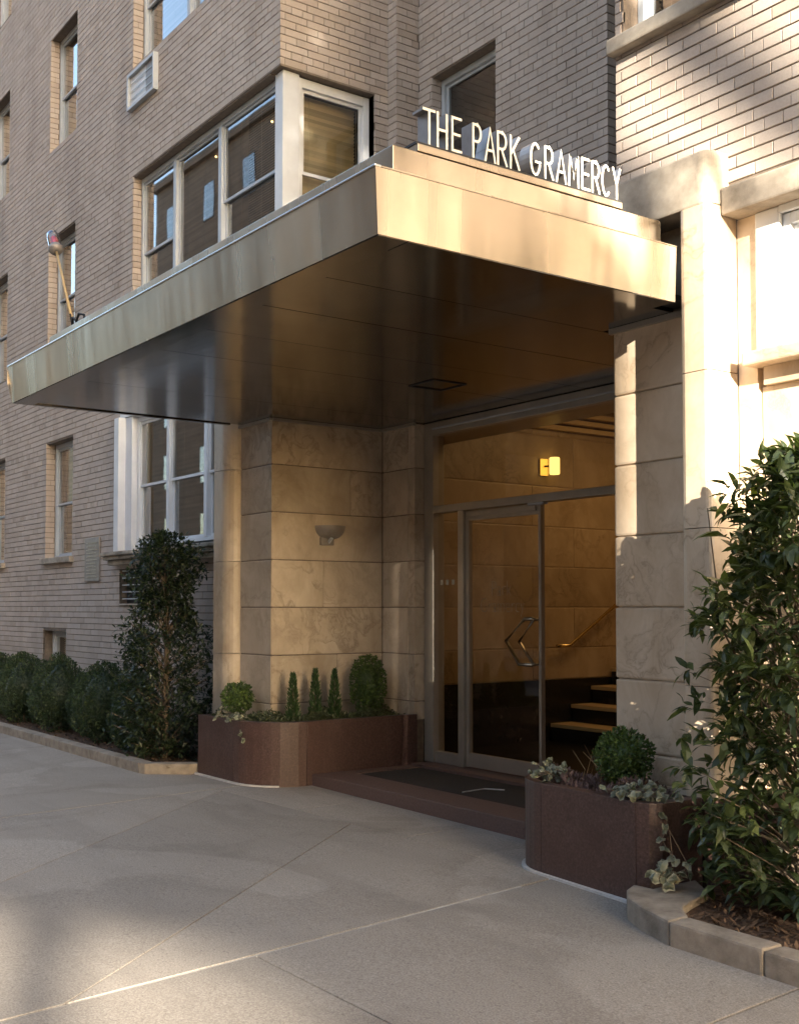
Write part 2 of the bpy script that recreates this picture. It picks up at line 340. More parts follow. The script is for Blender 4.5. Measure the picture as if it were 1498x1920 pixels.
sj.prism([(-4.05 - .009, -1.0), (-4.05 + .009, -1.0), (-4.83 + .009, 4.3), (-4.83 - .009, 4.3)], lambda x: GZ(x) - .017, lambda x: GZ(x) - .001); sj.obj('joint_sealant', 'seal', side)
kb = MB(); kb.box(-60, 40, -1.9, -1.61, -.2, .0); kb.obj('street_kerb', 'kerb', kind='structure')

# ================================================================ apartment building: brickwork
bld = thing('apartment_building', 'buff brick apartment building with steel windows and a marble framed entrance', 'building')
PC, JT, VJ = .0724, .0095, .005
ALLB = []                                       # every brick: (wall, a0, a1, z0, z1)
class Wall:
    def __init__(s, o, d, n, name): s.o = Vector(o); s.d = Vector(d); s.n = Vector(n); s.name = name; s.back = None
    def pt(s, a, z, dep): p = s.o + s.d * a + s.n * dep; return (p.x, p.y, z)
def inside(a, z, ops): return any(o[0] < a < o[1] and o[2] < z < o[3] for o in ops)
def brick_wall(name, o, d, n, L, z0, z1, ops=(), bz0=None, bz1=None, phase=0., reveal=.24, parent=bld):
    """mortar backing with openings and brick courses laid in front of it (common bond)"""
    w = Wall(o, d, n, name); mb = MB()
    A = sorted({0, L, *[min(max(q, 0), L) for op in ops for q in op[:2]]}); Z = sorted({z0, z1, *[min(max(q, z0), z1) for op in ops for q in op[2:4]]})
    for a, b in zip(A, A[1:]):
        for c, e in zip(Z, Z[1:]):
            if not inside((a + b) / 2, (c + e) / 2, ops): mb.quad(w.pt(a, c, -.007), w.pt(b, c, -.007), w.pt(b, e, -.007), w.pt(a, e, -.007))
    for op in ops:
        if len(op) > 4: continue                # no reveal needed
        a, b, c, e = op
        for (p, q) in (((a, c), (a, e)), ((b, e), (b, c)), ((a, e), (b, e)), ((b, c), (a, c))):
            mb.quad(w.pt(*p, -.007), w.pt(*q, -.007), w.pt(*q, -reveal), w.pt(*p, -reveal))
    w.back = mb.obj('wall', 'mortar', parent)
    k0 = math.floor((bz0 if bz0 is not None else z0) / PC); k1 = math.ceil((bz1 if bz1 is not None else z1) / PC)
    for k in range(k0, k1):
        c, e = k * PC + JT / 2, (k + 1) * PC - JT / 2
        if e > z1 + .03 or c < z0 - .03: continue
        hd = k % 6 == 2; ln = .12 if hd else .24
        a = -((k % 2) * .12) - phase - rnd.random() * .01 if not hd else -.06 - phase
        while a < L:
            b = a + ln; spans = [(max(a + VJ / 2, 0), min(b - VJ / 2, L))]
            for op in ops:
                if op[2] < (c + e) / 2 < op[3]:
                    ns = []
                    for (p, q) in spans:
                        if q <= op[0] or p >= op[1]: ns.append((p, q)); continue
                        if p < op[0]: ns.append((p, op[0]))
                        if q > op[1]: ns.append((op[1], q))
                    spans = ns
            for p, q in spans:
                if q - p > .02: ALLB.append((w, p, q, c, e))
            a = b
    return w
X, Y_ = (1, 0, 0), (0, 1, 0)
FY = 5.28                                       # left facade plane
WIN = [(-15.66, -14.62), (-18.5, -17.5)]        # narrow window columns
ops = []
for a, b in WIN:
    for h in (10.6, 7.80, 4.95, 2.12): ops.append((a + 19.2, b + 19.2, h, h + 1.64))
ops += [(-12.75 + 19.2, -10.2 + 19.2, 7.90, 9.45), (-12.71 + 19.2, 19.2 - 9.25 + .5, 4.95, 6.61, 0), (-13.0 + 19.2, -9.9 + 19.2, 2.10, 3.75),
        (-15.70 + 19.2, -14.80 + 19.2, .30, 1.20), (-13.02 + 19.2, -12.2 + 19.2, 1.53, 1.98), (-9.9 + 19.2, 19.2 - 9.25 + .5, -.2, 4.0, 0)]
brick_wall('left', (-19.2, FY, 0), X, (0, -1, 0), 19.2 - 9.25, -.1, 11.8, ops, 0.35)
RX = -9.25
brick_wall('bay_return', (RX, FY, 0), Y_, (1, 0, 0), 1.23, 4.0, 11.8, [(-.5, 1.075, 4.95, 6.61, 0)], phase=.06)
brick_wall('court_pier_front', (RX, 6.51, 0), X, (0, -1, 0), .15, 3.85, 11.8, phase=.03)
brick_wall('court_pier_side', (-9.1, 6.51, 0), Y_, (1, 0, 0), .27, 3.85, 11.8, phase=.11)
brick_wall('court', (-9.1, 6.78, 0), X, (0, -1, 0), 2.58, 3.85, 11.8, [(.21, 1.18, 5.0, 6.74)], phase=.05)
brick_wall('court_side', (-6.52, 6.78, 0), Y_, (1, 0, 0), .9, 3.85, 11.8)
brick_wall('court_back', (-6.52, 7.68, 0), X, (0, -1, 0), 1.9, 3.85, 11.8, bz0=5, bz1=8)
RW = brick_wall('right', (-4.865, 5.13, 0), X, (0, -1, 0), 7.8, 3.8, 11.8, [(.06, 1.6, 4.97, 6.6), (2.4, 4, 4.97, 6.6)], bz0=3.8, bz1=6.0, phase=.07)
# brick lined left reveals of the openings (the sides that show)
for op in ops[:-1]:
    if op[1] - op[0] < 4 and op[3] > 2.1: brick_wall('reveal', (-19.2 + op[0] + .006, FY + .004, 0), Y_, (1, 0, 0), .12, op[2], op[3])
brick_wall('reveal', (-8.89 + .006, 6.784, 0), Y_, (1, 0, 0), .12, 5.0, 6.74)
# the bricks that show largest are single objects, the rest is joined per wall
def area(w, a0, a1, c, e):
    p = proj(w.pt((a0 + a1) / 2, (c + e) / 2, 0)); q = proj(w.pt(a0, c, 0)); r_ = proj(w.pt(a1, c, 0)); s_ = proj(w.pt(a0, e, 0))
    if not p or not (0 < p[0] < CW and 0 < p[1] < CH): return 0
    if w.name in ('left', 'reveal'): return 1e-3 * abs(r_[0] - q[0])
    if w.name == 'court' and p[1] > 330: return 0
    return abs(r_[0] - q[0]) * abs(s_[1] - q[1])
order = sorted(range(len(ALLB)), key=lambda i: -area(*ALLB[i])); single = set(order[:300])
BM, fields = {}, {}
for i, (w, a0, a1, c, e) in enumerate(ALLB):
    if i in single:
        key = (round(a1 - a0, 2), w.d.x > .5); mid = w.pt((a0 + a1) / 2, (c + e) / 2, -.01)
        if key not in BM:
            m = MB(); l = (a1 - a0) / 2 * (1 if True else 1); h = (e - c) / 2
            if key[1]: m.box(-l, l, -.01, .012, -h, h)
            else: m.box(-.012, .01, -l, l, -h, h)
            me = m.mesh('brick'); me.materials.append(M['brick'])
            bm = bmesh.new(); bm.from_mesh(me); bmesh.ops.bevel(bm, geom=list(bm.edges), offset=.0025, segments=1, affect='EDGES'); bm.to_mesh(me); bm.free(); BM[key] = me
        b = link('brick', BM[key], w.back); b.location = mid; b.scale = (1, 1, 1)
        jt = rnd.uniform(-.0015, .0015); b.location += w.n * jt
    else:
        f = fields.setdefault(w.back.name, (w, MB()))[1]; t = rnd.uniform(-.0015, .0015)
        P = [w.pt(a0, c, t), w.pt(a1, c, t), w.pt(a1, e, t), w.pt(a0, e, t)]; Q = [w.pt(a0, c, -.02), w.pt(a1, c, -.02), w.pt(a1, e, -.02), w.pt(a0, e, -.02)]
        k = len(f.v); f.v += P + Q; f.f += [(k, k + 1, k + 2, k + 3)] + [(k + (q + 1) % 4, k + q, k + 4 + q, k + 4 + (q + 1) % 4) for q in range(4)]
for w, f in fields.values(): f.obj('brick_courses', 'brick', w.back, kind='stuff')
# masses above and behind, closing the building
up = MB()
up.box(-60, RX, FY + .01, 22, 11.81, 26); up.box(RX, -4.865, 6.9, 22, 11.81, 26); up.box(-4.865, 30, 5.14, 22, 11.81, 26)
up.box(-60, -19.21, FY, 22, -.1, 11.8); up.box(2.95, 30, 5.14, 22, -.1, 11.8); up.obj('upper_wall', 'brick', bld)
bk = MB(); bk.box(-19.2, -9.6, 6.9, 22, -.1, 11.8); bk.box(-4.6, 2.94, 6.9, 22, -.1, 11.8); bk.box(-9.59, -4.61, 12.2, 22, -.1, 11.8); bk.obj('inner_wall', 'room', bld)
MB().box(-9.24, -4.88, 5.3, 12.1, 3.86, 3.95).obj('flat_roof', 'asphalt', bld)
# basement pier beside right wing, under the brick
MB().box(-3.96, 2.9, 5.30, 5.36, -.1, 3.79).obj('wall_panel', 'marble_pale', bld)

# ================================================================ windows
def window(x0, x1, z0, z1, y, muls=(), rail=None, fm='alu', blind='blind', sill=None, depth=1.1, head=True, lightb=False):
    """double hung window in a facade that faces -y: frame, sashes, panes, blind and a dim room"""
    w = link('window', None, bld)
    f = MB(); t = .045
    f.box(x0, x0 + t, y, y + .09, z0, z1); f.box(x1 - t, x1, y, y + .09, z0, z1); f.box(x0 + t, x1 - t, y + .002, y + .09, z1 - t * 1.3, z1); f.box(x0 + t, x1 - t, y + .002, y + .09, z0, z0 + t)
    for m in muls: f.box(m - .035, m + .035, y - .006, y + .09, z0 + t, z1 - t * 1.3)
    f.obj('window_frame', fm, w, bevel=.003)
    edges = [x0 + t, *[v for m in muls for v in (m - .035, m + .035)], x1 - t]
    for i in range(0, len(edges), 2):
        a, b = edges[i] + .002, edges[i + 1] - .002; rz = rail[i // 2] if isinstance(rail, (list, tuple)) else rail
        zb, zt = z0 + t + .002, z1 - t * 1.3 - .002
        for (c, e, yo) in (((zb, rz + .02, .045), (rz - .02, zt, .02)) if rz else ((zb, zt, .03),)):
            s = MB(); q = .028
            s.box(a, a + q, y + yo, y + yo + .025, c, e); s.box(b - q, b, y + yo, y + yo + .025, c, e); s.box(a + q, b - q, y + yo + .001, y + yo + .024, c, c + q); s.box(a + q, b - q, y + yo + .001, y + yo + .024, e - q, e)
            so_ = s.obj('sash', fm, w)
            MB().quad((a + q, y + yo + .012, c + q), (b - q, y + yo + .012, c + q), (b - q, y + yo + .012, e - q), (a + q, y + yo + .012, e - q)).obj('pane', 'glass', w)
    if blind:
        bl = MB(); z = z1 - .08
        while z > z0 + .06: bl.quad((x0 + .06, y + .135, z), (x1 - .06, y + .135, z), (x1 - .06, y + .16, z - .022), (x0 + .06, y + .16, z - .022)); z -= .026
        for cx in [x0 + .15 + k * .42 for k in range(int((x1 - x0 - .2) / .42) + 1)]: bl.box(cx, cx + .004, y + .13, y + .132, z0 + .06, z1 - .08)
        bl.obj('blind_slats', blind, w, kind='stuff')
    r_ = MB(); Y1 = y + depth
    r_.quad((x0, Y1, z0), (x1, Y1, z0), (x1, Y1, z1), (x0, Y1, z1)); r_.quad((x0, y + .09, z0), (x0, Y1, z0), (x0, Y1, z1), (x0, y + .09, z1)); r_.quad((x1, y + .09, z0), (x1, Y1, z0), (x1, Y1, z1), (x1, y + .09, z1))
    r_.quad((x0, y + .09, z0), (x1, y + .09, z0), (x1, Y1, z0), (x0, Y1, z0)); r_.quad((x0, y + .09, z1), (x1, y + .09, z1), (x1, Y1, z1), (x0, Y1, z1)); r_.obj('room_box', 'room', w)
    if sill: BX(x0 + sill[0], x1 + sill[1], y - .19, y + .05, z0 - .075, z0 + .004).obj('sill', sill[2], w, bevel=.008)
    if head: BX(x0 - .0, x1 + .0, FY + .01 if y < 6 else y - .11, y + .002, z1 + .002, z1 + .02).obj('head_plate', 'mortar', w)
    return w
for a, b in WIN:
    for h in (10.6, 7.80, 4.95, 2.12):
        gf = h < 3
        window(a + .008, b - .004, h + (.05 if gf else .004), h + 1.62, FY + .13, rail=h + .80, fm='alu', blind='blind_light' if gf else None, sill=(-.08, .06, 'limestone') if gf else None)
window(-12.74, -10.21, 7.91, 9.43, FY + .13, muls=(-11.5,), rail=8.65, sill=None)
window(-15.69, -14.81, .31, 1.19, FY + .13, rail=None, blind='blind_light', fm='white')
# big ground floor window with its white post and moulded sill
window(-12.66, -9.91, 2.20, 3.72, FY + .06, muls=(-11.80, -10.87), rail=2.92, fm='white', head=False)
pw = thing('window_surround', 'white painted post and stone sill framing the ground floor window beside the entrance', 'window frame')
BX(-13.0, -12.86, FY - .09, FY + .14, 2.16, 3.74).obj('post', 'white', pw, bevel=.01); BX(-12.862, -12.665, FY - .005, FY + .14, 2.16, 3.74).obj('post_panel', 'white', pw, bevel=.01)
BX(-12.99, -9.91, FY - .02, FY + .14, 3.74, 3.80).obj('head_board', 'white', pw)
sl = MB(); 
for k, (dy, a, b) in enumerate(((.20, 2.105, 2.15), (.17, 2.06, 2.104), (.12, 2.0, 2.059))): sl.box(-13.14 + k * .02, -9.905, FY - dy, FY - .008, a, b)
sl.obj('moulded_sill', 'limestone', pw, bevel=.012)
# corner bay window above the canopy
bay = window(-12.69, -9.45, 4.96, 6.56, FY + .10, muls=(-11.76, -10.66), rail=[5.66, None, 5.70], fm='alu', depth=.18)
cp = link('corner_window', None, bld)
BX(-9.45, -9.30, FY + .06, FY + .24, 4.96, 6.57).obj('corner_post', 'white', cp, bevel=.006)
f = MB(); y0, y1, xx = FY + .24, 6.34, -9.36
f.box(xx - .05, xx + .03, y0, y0 + .05, 4.96, 6.56); f.box(xx - .05, xx + .03, y1 - .07, y1, 4.96, 6.56); f.box(xx - .05, xx + .028, y0 + .05, y1 - .07, 6.47, 6.56); f.box(xx - .05, xx + .028, y0 + .05, y1 - .07, 4.96, 5.02); f.obj('window_frame', 'white', cp, bevel=.004)
for (c, e, xo) in ((5.64, 6.468, 0), (5.022, 5.68, -.025)):
    s = MB(); a, b, q = y0 + .052, y1 - .072, .032
    s.box(xx + xo - .02, xx + xo, a, a + q, c, e); s.box(xx + xo - .02, xx + xo, b - q, b, c, e); s.box(xx + xo - .019, xx + xo - .001, a + q, b - q, c, c + q); s.box(xx + xo - .019, xx + xo - .001, a + q, b - q, e - q, e); s.obj('sash', 'white', cp)
    MB().quad((xx + xo - .01, a + q, c + q), (xx + xo - .01, b - q, c + q), (xx + xo - .01, b - q, e - q), (xx + xo - .01, a + q, e - q)).obj('pane', 'glass', cp)
bl = MB(); z = 6.46
while z > 5.03: bl.quad((xx - .11, y0 + .06, z), (xx - .11, y1 - .08, z), (xx - .135, y1 - .08, z - .026), (xx - .135, y0 + .06, z - .026)); z -= .034
for cy in (y0 + .2, y0 + .75): bl.box(xx - .106, xx - .104, cy, cy + .004, 5.03, 6.46)
bl.obj('blind_slats', 'blind_light', cp, kind='stuff')
MB().box(-10.3, xx - .2, y0, y1, 4.97, 6.55).obj('room_box', 'room', cp)
BX(-12.71, -9.252, FY + .002, FY + .24, 6.575, 6.607).obj('steel_lintel', 'mortar', cp); BX(-9.45, -9.252, FY + .241, 6.353, 6.575, 6.607).obj('steel_lintel', 'mortar', cp)
for i, (x, z) in enumerate(((-9.79, 6.28), (-11.0, 6.32), (-11.95, 5.25))):
    b = MB().lathe([(.001, -.012), (.009, -.008), (.012, 0), (.009, .008), (.001, .012)], (x, FY + .22, z), 10).obj('glow_dot', 'warm_dot', bay, smooth=True)  # tiny emissive spheres set between pane and blind
# court window
window(-8.88, -7.925, 5.01, 6.72, 6.90, rail=None, fm='alu', blind=None)
# right wing: upper window with thick sill, lower window with stone head band
window(-4.80, -3.27, 4.98, 6.59, 5.26, rail=5.7, fm='alu', muls=(-3.9,), head=False)
BX(-4.885, -3.0, 5.06, 5.26, 4.872, 4.966).obj('stone_sill', 'limestone', bld, bevel=.012)
window(-3.74, -1.9, 2.90, 3.60, 5.21, rail=None, muls=(-2.9,), fm='white', head=False, blind='blind_light', depth=.085)
BX(-3.90, -3.745, 5.18, 5.299, 2.878, 3.643).obj('window_casing', 'white', bld, bevel=.01)
BX(-3.745, 2.9, 5.18, 5.21, 3.605, 3.643).obj('window_casing', 'white', bld)
BX(-4.03, 2.9, 5.06, 5.34, 3.645, 3.797).obj('stone_head_band', 'limestone', bld, bevel=.012)
BX(-3.93, 2.9, 5.09, 5.30, 2.80, 2.876).obj('stone_sill', 'marble_pale', bld, bevel=.012)
BX(-3.86, 2.9, 5.19, 5.30, 2.70, 2.799).obj('apron', 'marble_pale', bld); BX(-4.03, -3.905, 5.20, 5.299, -.1, 3.644).obj('pilaster_strip', 'marble_pale', bld); BX(-3.90, 2.9, 5.23, 5.299, .5, 2.699).obj('marble_panel', 'marble_pale', bld, bevel=.006)
# louvred vent, grille, plaque
ac = thing('air_conditioner', 'grey louvred air conditioner grille in the brickwork under an upper window', 'air conditioner')
f = MB(); ax0, ax1, az0, az1, ay = -12.79, -12.02, 7.37, 7.80, FY - .06
f.box(ax0, ax0 + .035, ay, FY + .01, az0, az1); f.box(ax1 - .035, ax1, ay, FY + .01, az0, az1); f.box(ax0 + .035, ax1 - .035, ay + .002, FY + .01, az0, az0 + .035); f.box(ax0 + .035, ax1 - .035, ay + .002, FY + .01, az1 - .035, az1); f.obj('case', 'alu', ac, bevel=.004)
BX(ax0 + .035, ax1 - .035, FY - .02, FY + .005, az0 + .035, az1 - .035).obj('panel', 'white', ac)
BX(ax1 - .28, ax1 - .036, FY - .028, FY - .021, az0 + .036, az1 - .036).obj('intake', 'plaque', ac)
for k in range(1, 4): BX(ax0 + .036, ax1 - .036, FY - .034, FY - .03, az0 + .03 + k * .09, az0 + .041 + k * .09).obj('louvre', 'bronze', ac)
gr = thing('basement_grille', 'dark barred vent opening in the brick beneath the ground floor window sill', 'grille')
BX(-13.0, -12.22, FY + .09, FY + .11, 1.545, 1.965).obj('backing', 'dark', gr)
for k in range(5): BX(-13.0, -12.22, FY + .03, FY + .05, 1.60 + k * .082, 1.612 + k * .082).obj('bar', 'alu', gr)
BX(-13.0, -12.22, FY - .02, FY + .09, 1.532, 1.55).obj('sill', 'limestone', gr)
pq = thing('wall_plaque', 'small grey metal plaque with raised lettering on the brick wall', 'plaque')
BX(-14.10, -13.61, FY - .025, FY - .002, 1.83, 2.37).obj('plate', 'plaque', pq, bevel=.006)
for k in range(11):
    m = MB(); x = -14.03
    while x < -13.70:
        l = rnd.uniform(.02, .075); m.box(x, min(x + l, -13.68), FY - .031, FY - .024, 2.30 - k * .042, 2.311 - k * .042); x += l + .018
    m.obj('raised_text', 'bronze', pq)

# ================================================================ marble portal
por = link('portal', None, bld)
JZ = [.475, .645, 1.075, 1.505, 1.932, 2.362, 2.79, 3.2]      # course joints
JZ2 = [.475, 1.075, 1.932, 2.79, 3.704]
def mblock(poly, z0, z1, m='marble', bev=.009, gap=.004, name='marble_block', par=por): return MB().prism(poly, z0 + gap, z1 - gap).obj(name, m, par, bevel=bev)
def arc(cx, cy, r, a0, a1, n=6): return [(cx + r * math.cos(R(a0 + (a1 - a0) * k / n)), cy + r * math.sin(R(a0 + (a1 - a0) * k / n))) for k in range(n + 1)]
for a, b in zip(JZ2, JZ2[1:]):
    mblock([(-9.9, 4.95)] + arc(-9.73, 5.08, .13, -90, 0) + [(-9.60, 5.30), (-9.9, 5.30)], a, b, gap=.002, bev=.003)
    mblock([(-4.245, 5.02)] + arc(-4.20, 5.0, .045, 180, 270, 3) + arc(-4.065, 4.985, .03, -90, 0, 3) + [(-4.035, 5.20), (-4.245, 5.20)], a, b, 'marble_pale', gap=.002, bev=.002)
for i, (a, b) in enumerate(zip(JZ, JZ[1:])):
    mblock([(-9.598, 5.075), (-9.012, 5.075), (-9.102, 5.165), (-9.598, 5.165)], a, b)
    cutsY = [5.075, 6.278] if i not in (1, 3, 5) else [5.075, 5.62 + .15 * (i % 3), 6.278]
    for k, (p, q) in enumerate(zip(cutsY, cutsY[1:])):
        mblock([(-9.01, p + (.002 if k else 0)), (-9.01, q), (-9.1, q), (-9.1, p + (.09 if k == 0 else .002))], a, b)
    mblock([(-9.008, 6.28), (-8.60, 6.28), (-8.60, 6.40), (-9.008, 6.40)], a, b); mblock([(-8.597, 6.285), (-8.50, 6.285), (-8.50, 6.40), (-8.597, 6.40)], a, b, bev=.004)
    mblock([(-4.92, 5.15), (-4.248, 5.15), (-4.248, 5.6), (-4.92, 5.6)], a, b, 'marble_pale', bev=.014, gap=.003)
BX(-9.59, -9.02, 5.082, 5.163, -.05, 3.22).obj('joint_backing', 'mortar', por); BX(-9.098, -9.017, 5.17, 6.39, -.05, 3.22).obj('joint_backing', 'mortar', por)
BX(-9.0, -8.51, 6.292, 6.39, -.05, 3.22).obj('joint_backing', 'mortar', por); BX(-4.905, -4.26, 5.165, 6.55, -.05, 3.30).obj('joint_backing', 'marble', por)
BX(-9.6, -9.11, 5.167, 6.8, -.05, 3.7).obj('core', 'mortar', por); BX(-9.59, -8.51, 6.41, 6.6, 0, 3.6).obj('core', 'mortar', por)
BX(-9.59, -4.25, 5.17, 5.27, 3.24, 3.703).obj('infill', 'marble', por)
lt = MB().prism([(-9.9, 4.965)] + arc(-4.10, 5.03, .065, -90, 0, 4) + [(-4.035, 5.275), (-9.9, 5.275)], 3.706, 4.005).obj('lintel', 'limestone', por, bevel=.022)
for a, b in ((-9.9, -9.602), (-4.243, -4.037)): BX(a, b, 4.955 if a < -9 else 4.962, 5.2, -.1, .473).obj('plinth', 'granite', por, bevel=.008)
BX(-4.034, 2.9, 5.10, 5.31, -.1, .46).obj('plinth', 'granite', por, bevel=.008)
BX(-4.915, -4.25, 5.142, 5.5, -.1, .473).obj('plinth', 'marble', por)

# ================================================================ canopy
can = thing('entrance_canopy', 'brushed bronze entrance canopy with stepped edge and panelled metal soffit', 'canopy')
xb0, xb1, yb, zb, zt = -9.60, -4.262, 2.945, 3.2, 3.505
xt0, xt1, yt, ye = -9.66, -4.248, 2.922, 4.952
MB().quad((xb0, yb, zb), (xb1, yb, zb), (xt1, yt, zt), (xt0, yt, zt)).obj('front_fascia', 'fascia', can)
MB().quad((xb1, yb, zb), (xb1, ye, zb), (xt1, ye, zt), (xt1, yt, zt)).obj('side_fascia', 'fascia', can)
e = MB(); e.quad((xb0, yb, zb), (xt0 + .01, yt, zb + .16), (xt0 + .01, ye, zb + .16), (xb0, ye, zb)); e.quad((xt0 + .01, yt, zb + .16), (xt0, yt, zt), (xt0, ye, zt), (xt0 + .01, ye, zb + .16)); e.obj('side_fascia', 'fascia', can)
t = MB(); t.box(xt0 - .004, xt1 + .004, yt - .006, yt + .03, zt, zt + .010); t.obj('edge_trim', 'lip', can, bevel=.003)
t = MB(); t.box(xt1 - .03, xt1 + .004, yt + .031, ye, zt, zt + .006); t.obj('edge_trim', 'fascia', can)
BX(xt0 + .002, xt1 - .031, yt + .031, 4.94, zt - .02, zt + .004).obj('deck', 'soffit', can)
BX(-9.12, -4.35, 3.09, 4.94, zt + .005, 3.678).obj('upper_tier', 'fascia', can, bevel=.004)
BX(-8.9, -4.5, 3.25, 4.93, 3.679, 3.70).obj('deck', 'soffit', can)
# soffit: rim and panels
rm = .17
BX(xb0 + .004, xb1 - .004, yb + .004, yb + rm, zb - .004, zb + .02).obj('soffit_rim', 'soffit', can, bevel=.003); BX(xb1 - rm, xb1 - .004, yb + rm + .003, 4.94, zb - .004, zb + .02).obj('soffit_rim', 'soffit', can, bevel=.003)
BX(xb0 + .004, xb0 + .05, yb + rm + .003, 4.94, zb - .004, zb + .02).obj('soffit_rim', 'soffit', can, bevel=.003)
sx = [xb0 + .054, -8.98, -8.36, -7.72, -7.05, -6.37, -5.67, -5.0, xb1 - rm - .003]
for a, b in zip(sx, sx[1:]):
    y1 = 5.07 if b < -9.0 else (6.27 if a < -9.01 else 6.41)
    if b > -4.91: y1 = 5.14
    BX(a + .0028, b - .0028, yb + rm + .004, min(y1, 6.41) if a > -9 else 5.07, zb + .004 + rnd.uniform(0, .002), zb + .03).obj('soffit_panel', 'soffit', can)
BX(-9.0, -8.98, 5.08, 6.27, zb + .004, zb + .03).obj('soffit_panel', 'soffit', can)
BX(xb0 + .06, -4.3, yb + .2, 6.5, zb + .031, zb + .06).obj('soffit_backing', 'dark', can)
for q in ((-9.60, -9.0, 5.045, 5.073, zb - .022, zb + .003), (-9.008, -8.985, 5.074, 6.25, zb - .022, zb + .003), (-9.0, -8.47, 6.252, 6.279, zb - .022, zb + .003), (-4.93, -4.25, 5.12, 5.148, zb - .03, zb + .003)):
    BX(*q).obj('soffit_trim', 'bronze', can)          # where the soffit meets the marble
f = MB(); cx, cy, h = -6.94, 5.35, .16
f.box(cx - h, cx + h, cy - h, cy - h + .012, zb - .003, zb + .003); f.box(cx - h, cx + h, cy + h - .012, cy + h, zb - .003, zb + .003); f.box(cx - h, cx - h + .012, cy - h + .013, cy + h - .013, zb - .003, zb + .003); f.box(cx + h - .012, cx + h, cy - h + .013, cy + h - .013, zb - .003, zb + .003); f.obj('access_hatch', 'dark', can)

# ---------------------------------------------------------------- sign on the canopy
sg = thing('canopy_sign', 'raised cream capital letters reading THE PARK GRAMERCY standing on the canopy edge', 'sign')
BX(-4.44, -4.343, 3.232, 4.625, 3.679, 3.716).obj('sign_base', 'fascia', sg, bevel=.003); BX(-4.50, -4.352, 3.228, 4.628, 3.7165, 3.728).obj('base_cap', 'dark', sg)
def ell(cx, cy, rx, ry, a0, a1, n=10): return [(cx + rx * math.cos(R(a0 + (a1 - a0) * k / n)), cy + ry * math.sin(R(a0 + (a1 - a0) * k / n))) for k in range(n + 1)]
bowl = [[(0, 1), (.45, 1)] + ell(.45, .74, .5, .26, 90, -90) + [(0, .48)]]
GL = {'T': [[(0, 1), (1, 1)], [(.5, 1), (.5, 0)]], 'H': [[(0, 0), (0, 1)], [(1, 0), (1, 1)], [(0, .5), (1, .5)]],
      'E': [[(0, 0), (0, 1)], [(0, 1), (1, 1)], [(0, .5), (.85, .5)], [(0, 0), (1, 0)]], 'P': [[(0, 0), (0, 1)]] + bowl,
      'R': [[(0, 0), (0, 1)]] + bowl + [[(.4, .48), (1, 0)]], 'A': [[(0, 0), (.5, 1), (1, 0)], [(.18, .33), (.82, .33)]],
      'K': [[(0, 0), (0, 1)], [(1, 1), (0, .42)], [(.28, .58), (1, 0)]], 'M': [[(0, 0), (.12, 1), (.5, .25), (.88, 1), (1, 0)]],
      'G': [ell(.5, .5, .5, .5, 50, 340, 16), [(.55, .42), (1, .42)]], 'C': [ell(.5, .5, .5, .5, 50, 310, 16)], 'Y': [[(0, 1), (.5, .45), (1, 1)], [(.5, .45), (.5, 0)]]}
def letter(ch, y0, y1, zb_, h, par, x=-4.352, dep=.085, t=.013):
    face = MB(); sidem = MB(); w = y1 - y0 - t; k = 0
    for st_ in GL[ch]:
        pts = [Vector((y0 + t / 2 + p[0] * w, zb_ + t / 2 + p[1] * (h - t))) for p in st_]
        nrm = []
        for i in range(len(pts)):
            a = pts[max(0, i - 1)]; b = pts[min(len(pts) - 1, i + 1)]; d = (b - a).normalized()
            nrm.append(Vector((-d.y, d.x)) * t / 2)
            if 0 < i < len(pts) - 1:
                d1 = (pts[i] - pts[i - 1]).normalized(); c = max(.45, abs(d1.dot(d))); nrm[-1] /= c
        pts[0] -= (pts[1] - pts[0]).normalized() * t * .45; pts[-1] += (pts[-1] - pts[-2]).normalized() * t * .45
        xf = x + k * .0009; k += 1
        l = [p + n for p, n in zip(pts, nrm)]; r_ = [p - n for p, n in zip(pts, nrm)]
        for i in range(len(pts) - 1):
            face.quad((xf, r_[i].x, r_[i].y), (xf, r_[i + 1].x, r_[i + 1].y), (xf, l[i + 1].x, l[i + 1].y), (xf, l[i].x, l[i].y))
            for e_ in (l, r_): sidem.quad((xf - .001, e_[i].x, e_[i].y), (xf - .001, e_[i + 1].x, e_[i + 1].y), (xf - dep, e_[i + 1].x, e_[i + 1].y), (xf - dep, e_[i].x, e_[i].y))
        for i in (0, -1): sidem.quad((xf - .001, l[i].x, l[i].y), (xf - .001, r_[i].x, r_[i].y), (xf - dep, r_[i].x, r_[i].y), (xf - dep, l[i].x, l[i].y))
    lo = face.obj('letter', 'letter', par); sidem.obj('letter_return', 'letter_side', lo); return lo
for ch, a, b in (('T', 3.268, 3.345), ('H', 3.352, 3.420), ('E', 3.442, 3.507), ('P', 3.574, 3.637), ('A', 3.652, 3.728), ('R', 3.734, 3.803), ('K', 3.819, 3.887), ('G', 3.956, 4.033), ('R', 4.057, 4.122), ('A', 4.137, 4.216), ('M', 4.226, 4.309), ('E', 4.323, 4.385), ('R', 4.400, 4.463), ('C', 4.474, 4.545), ('Y', 4.557, 4.624)):
    letter(ch, a, b, 3.728, .176, sg)
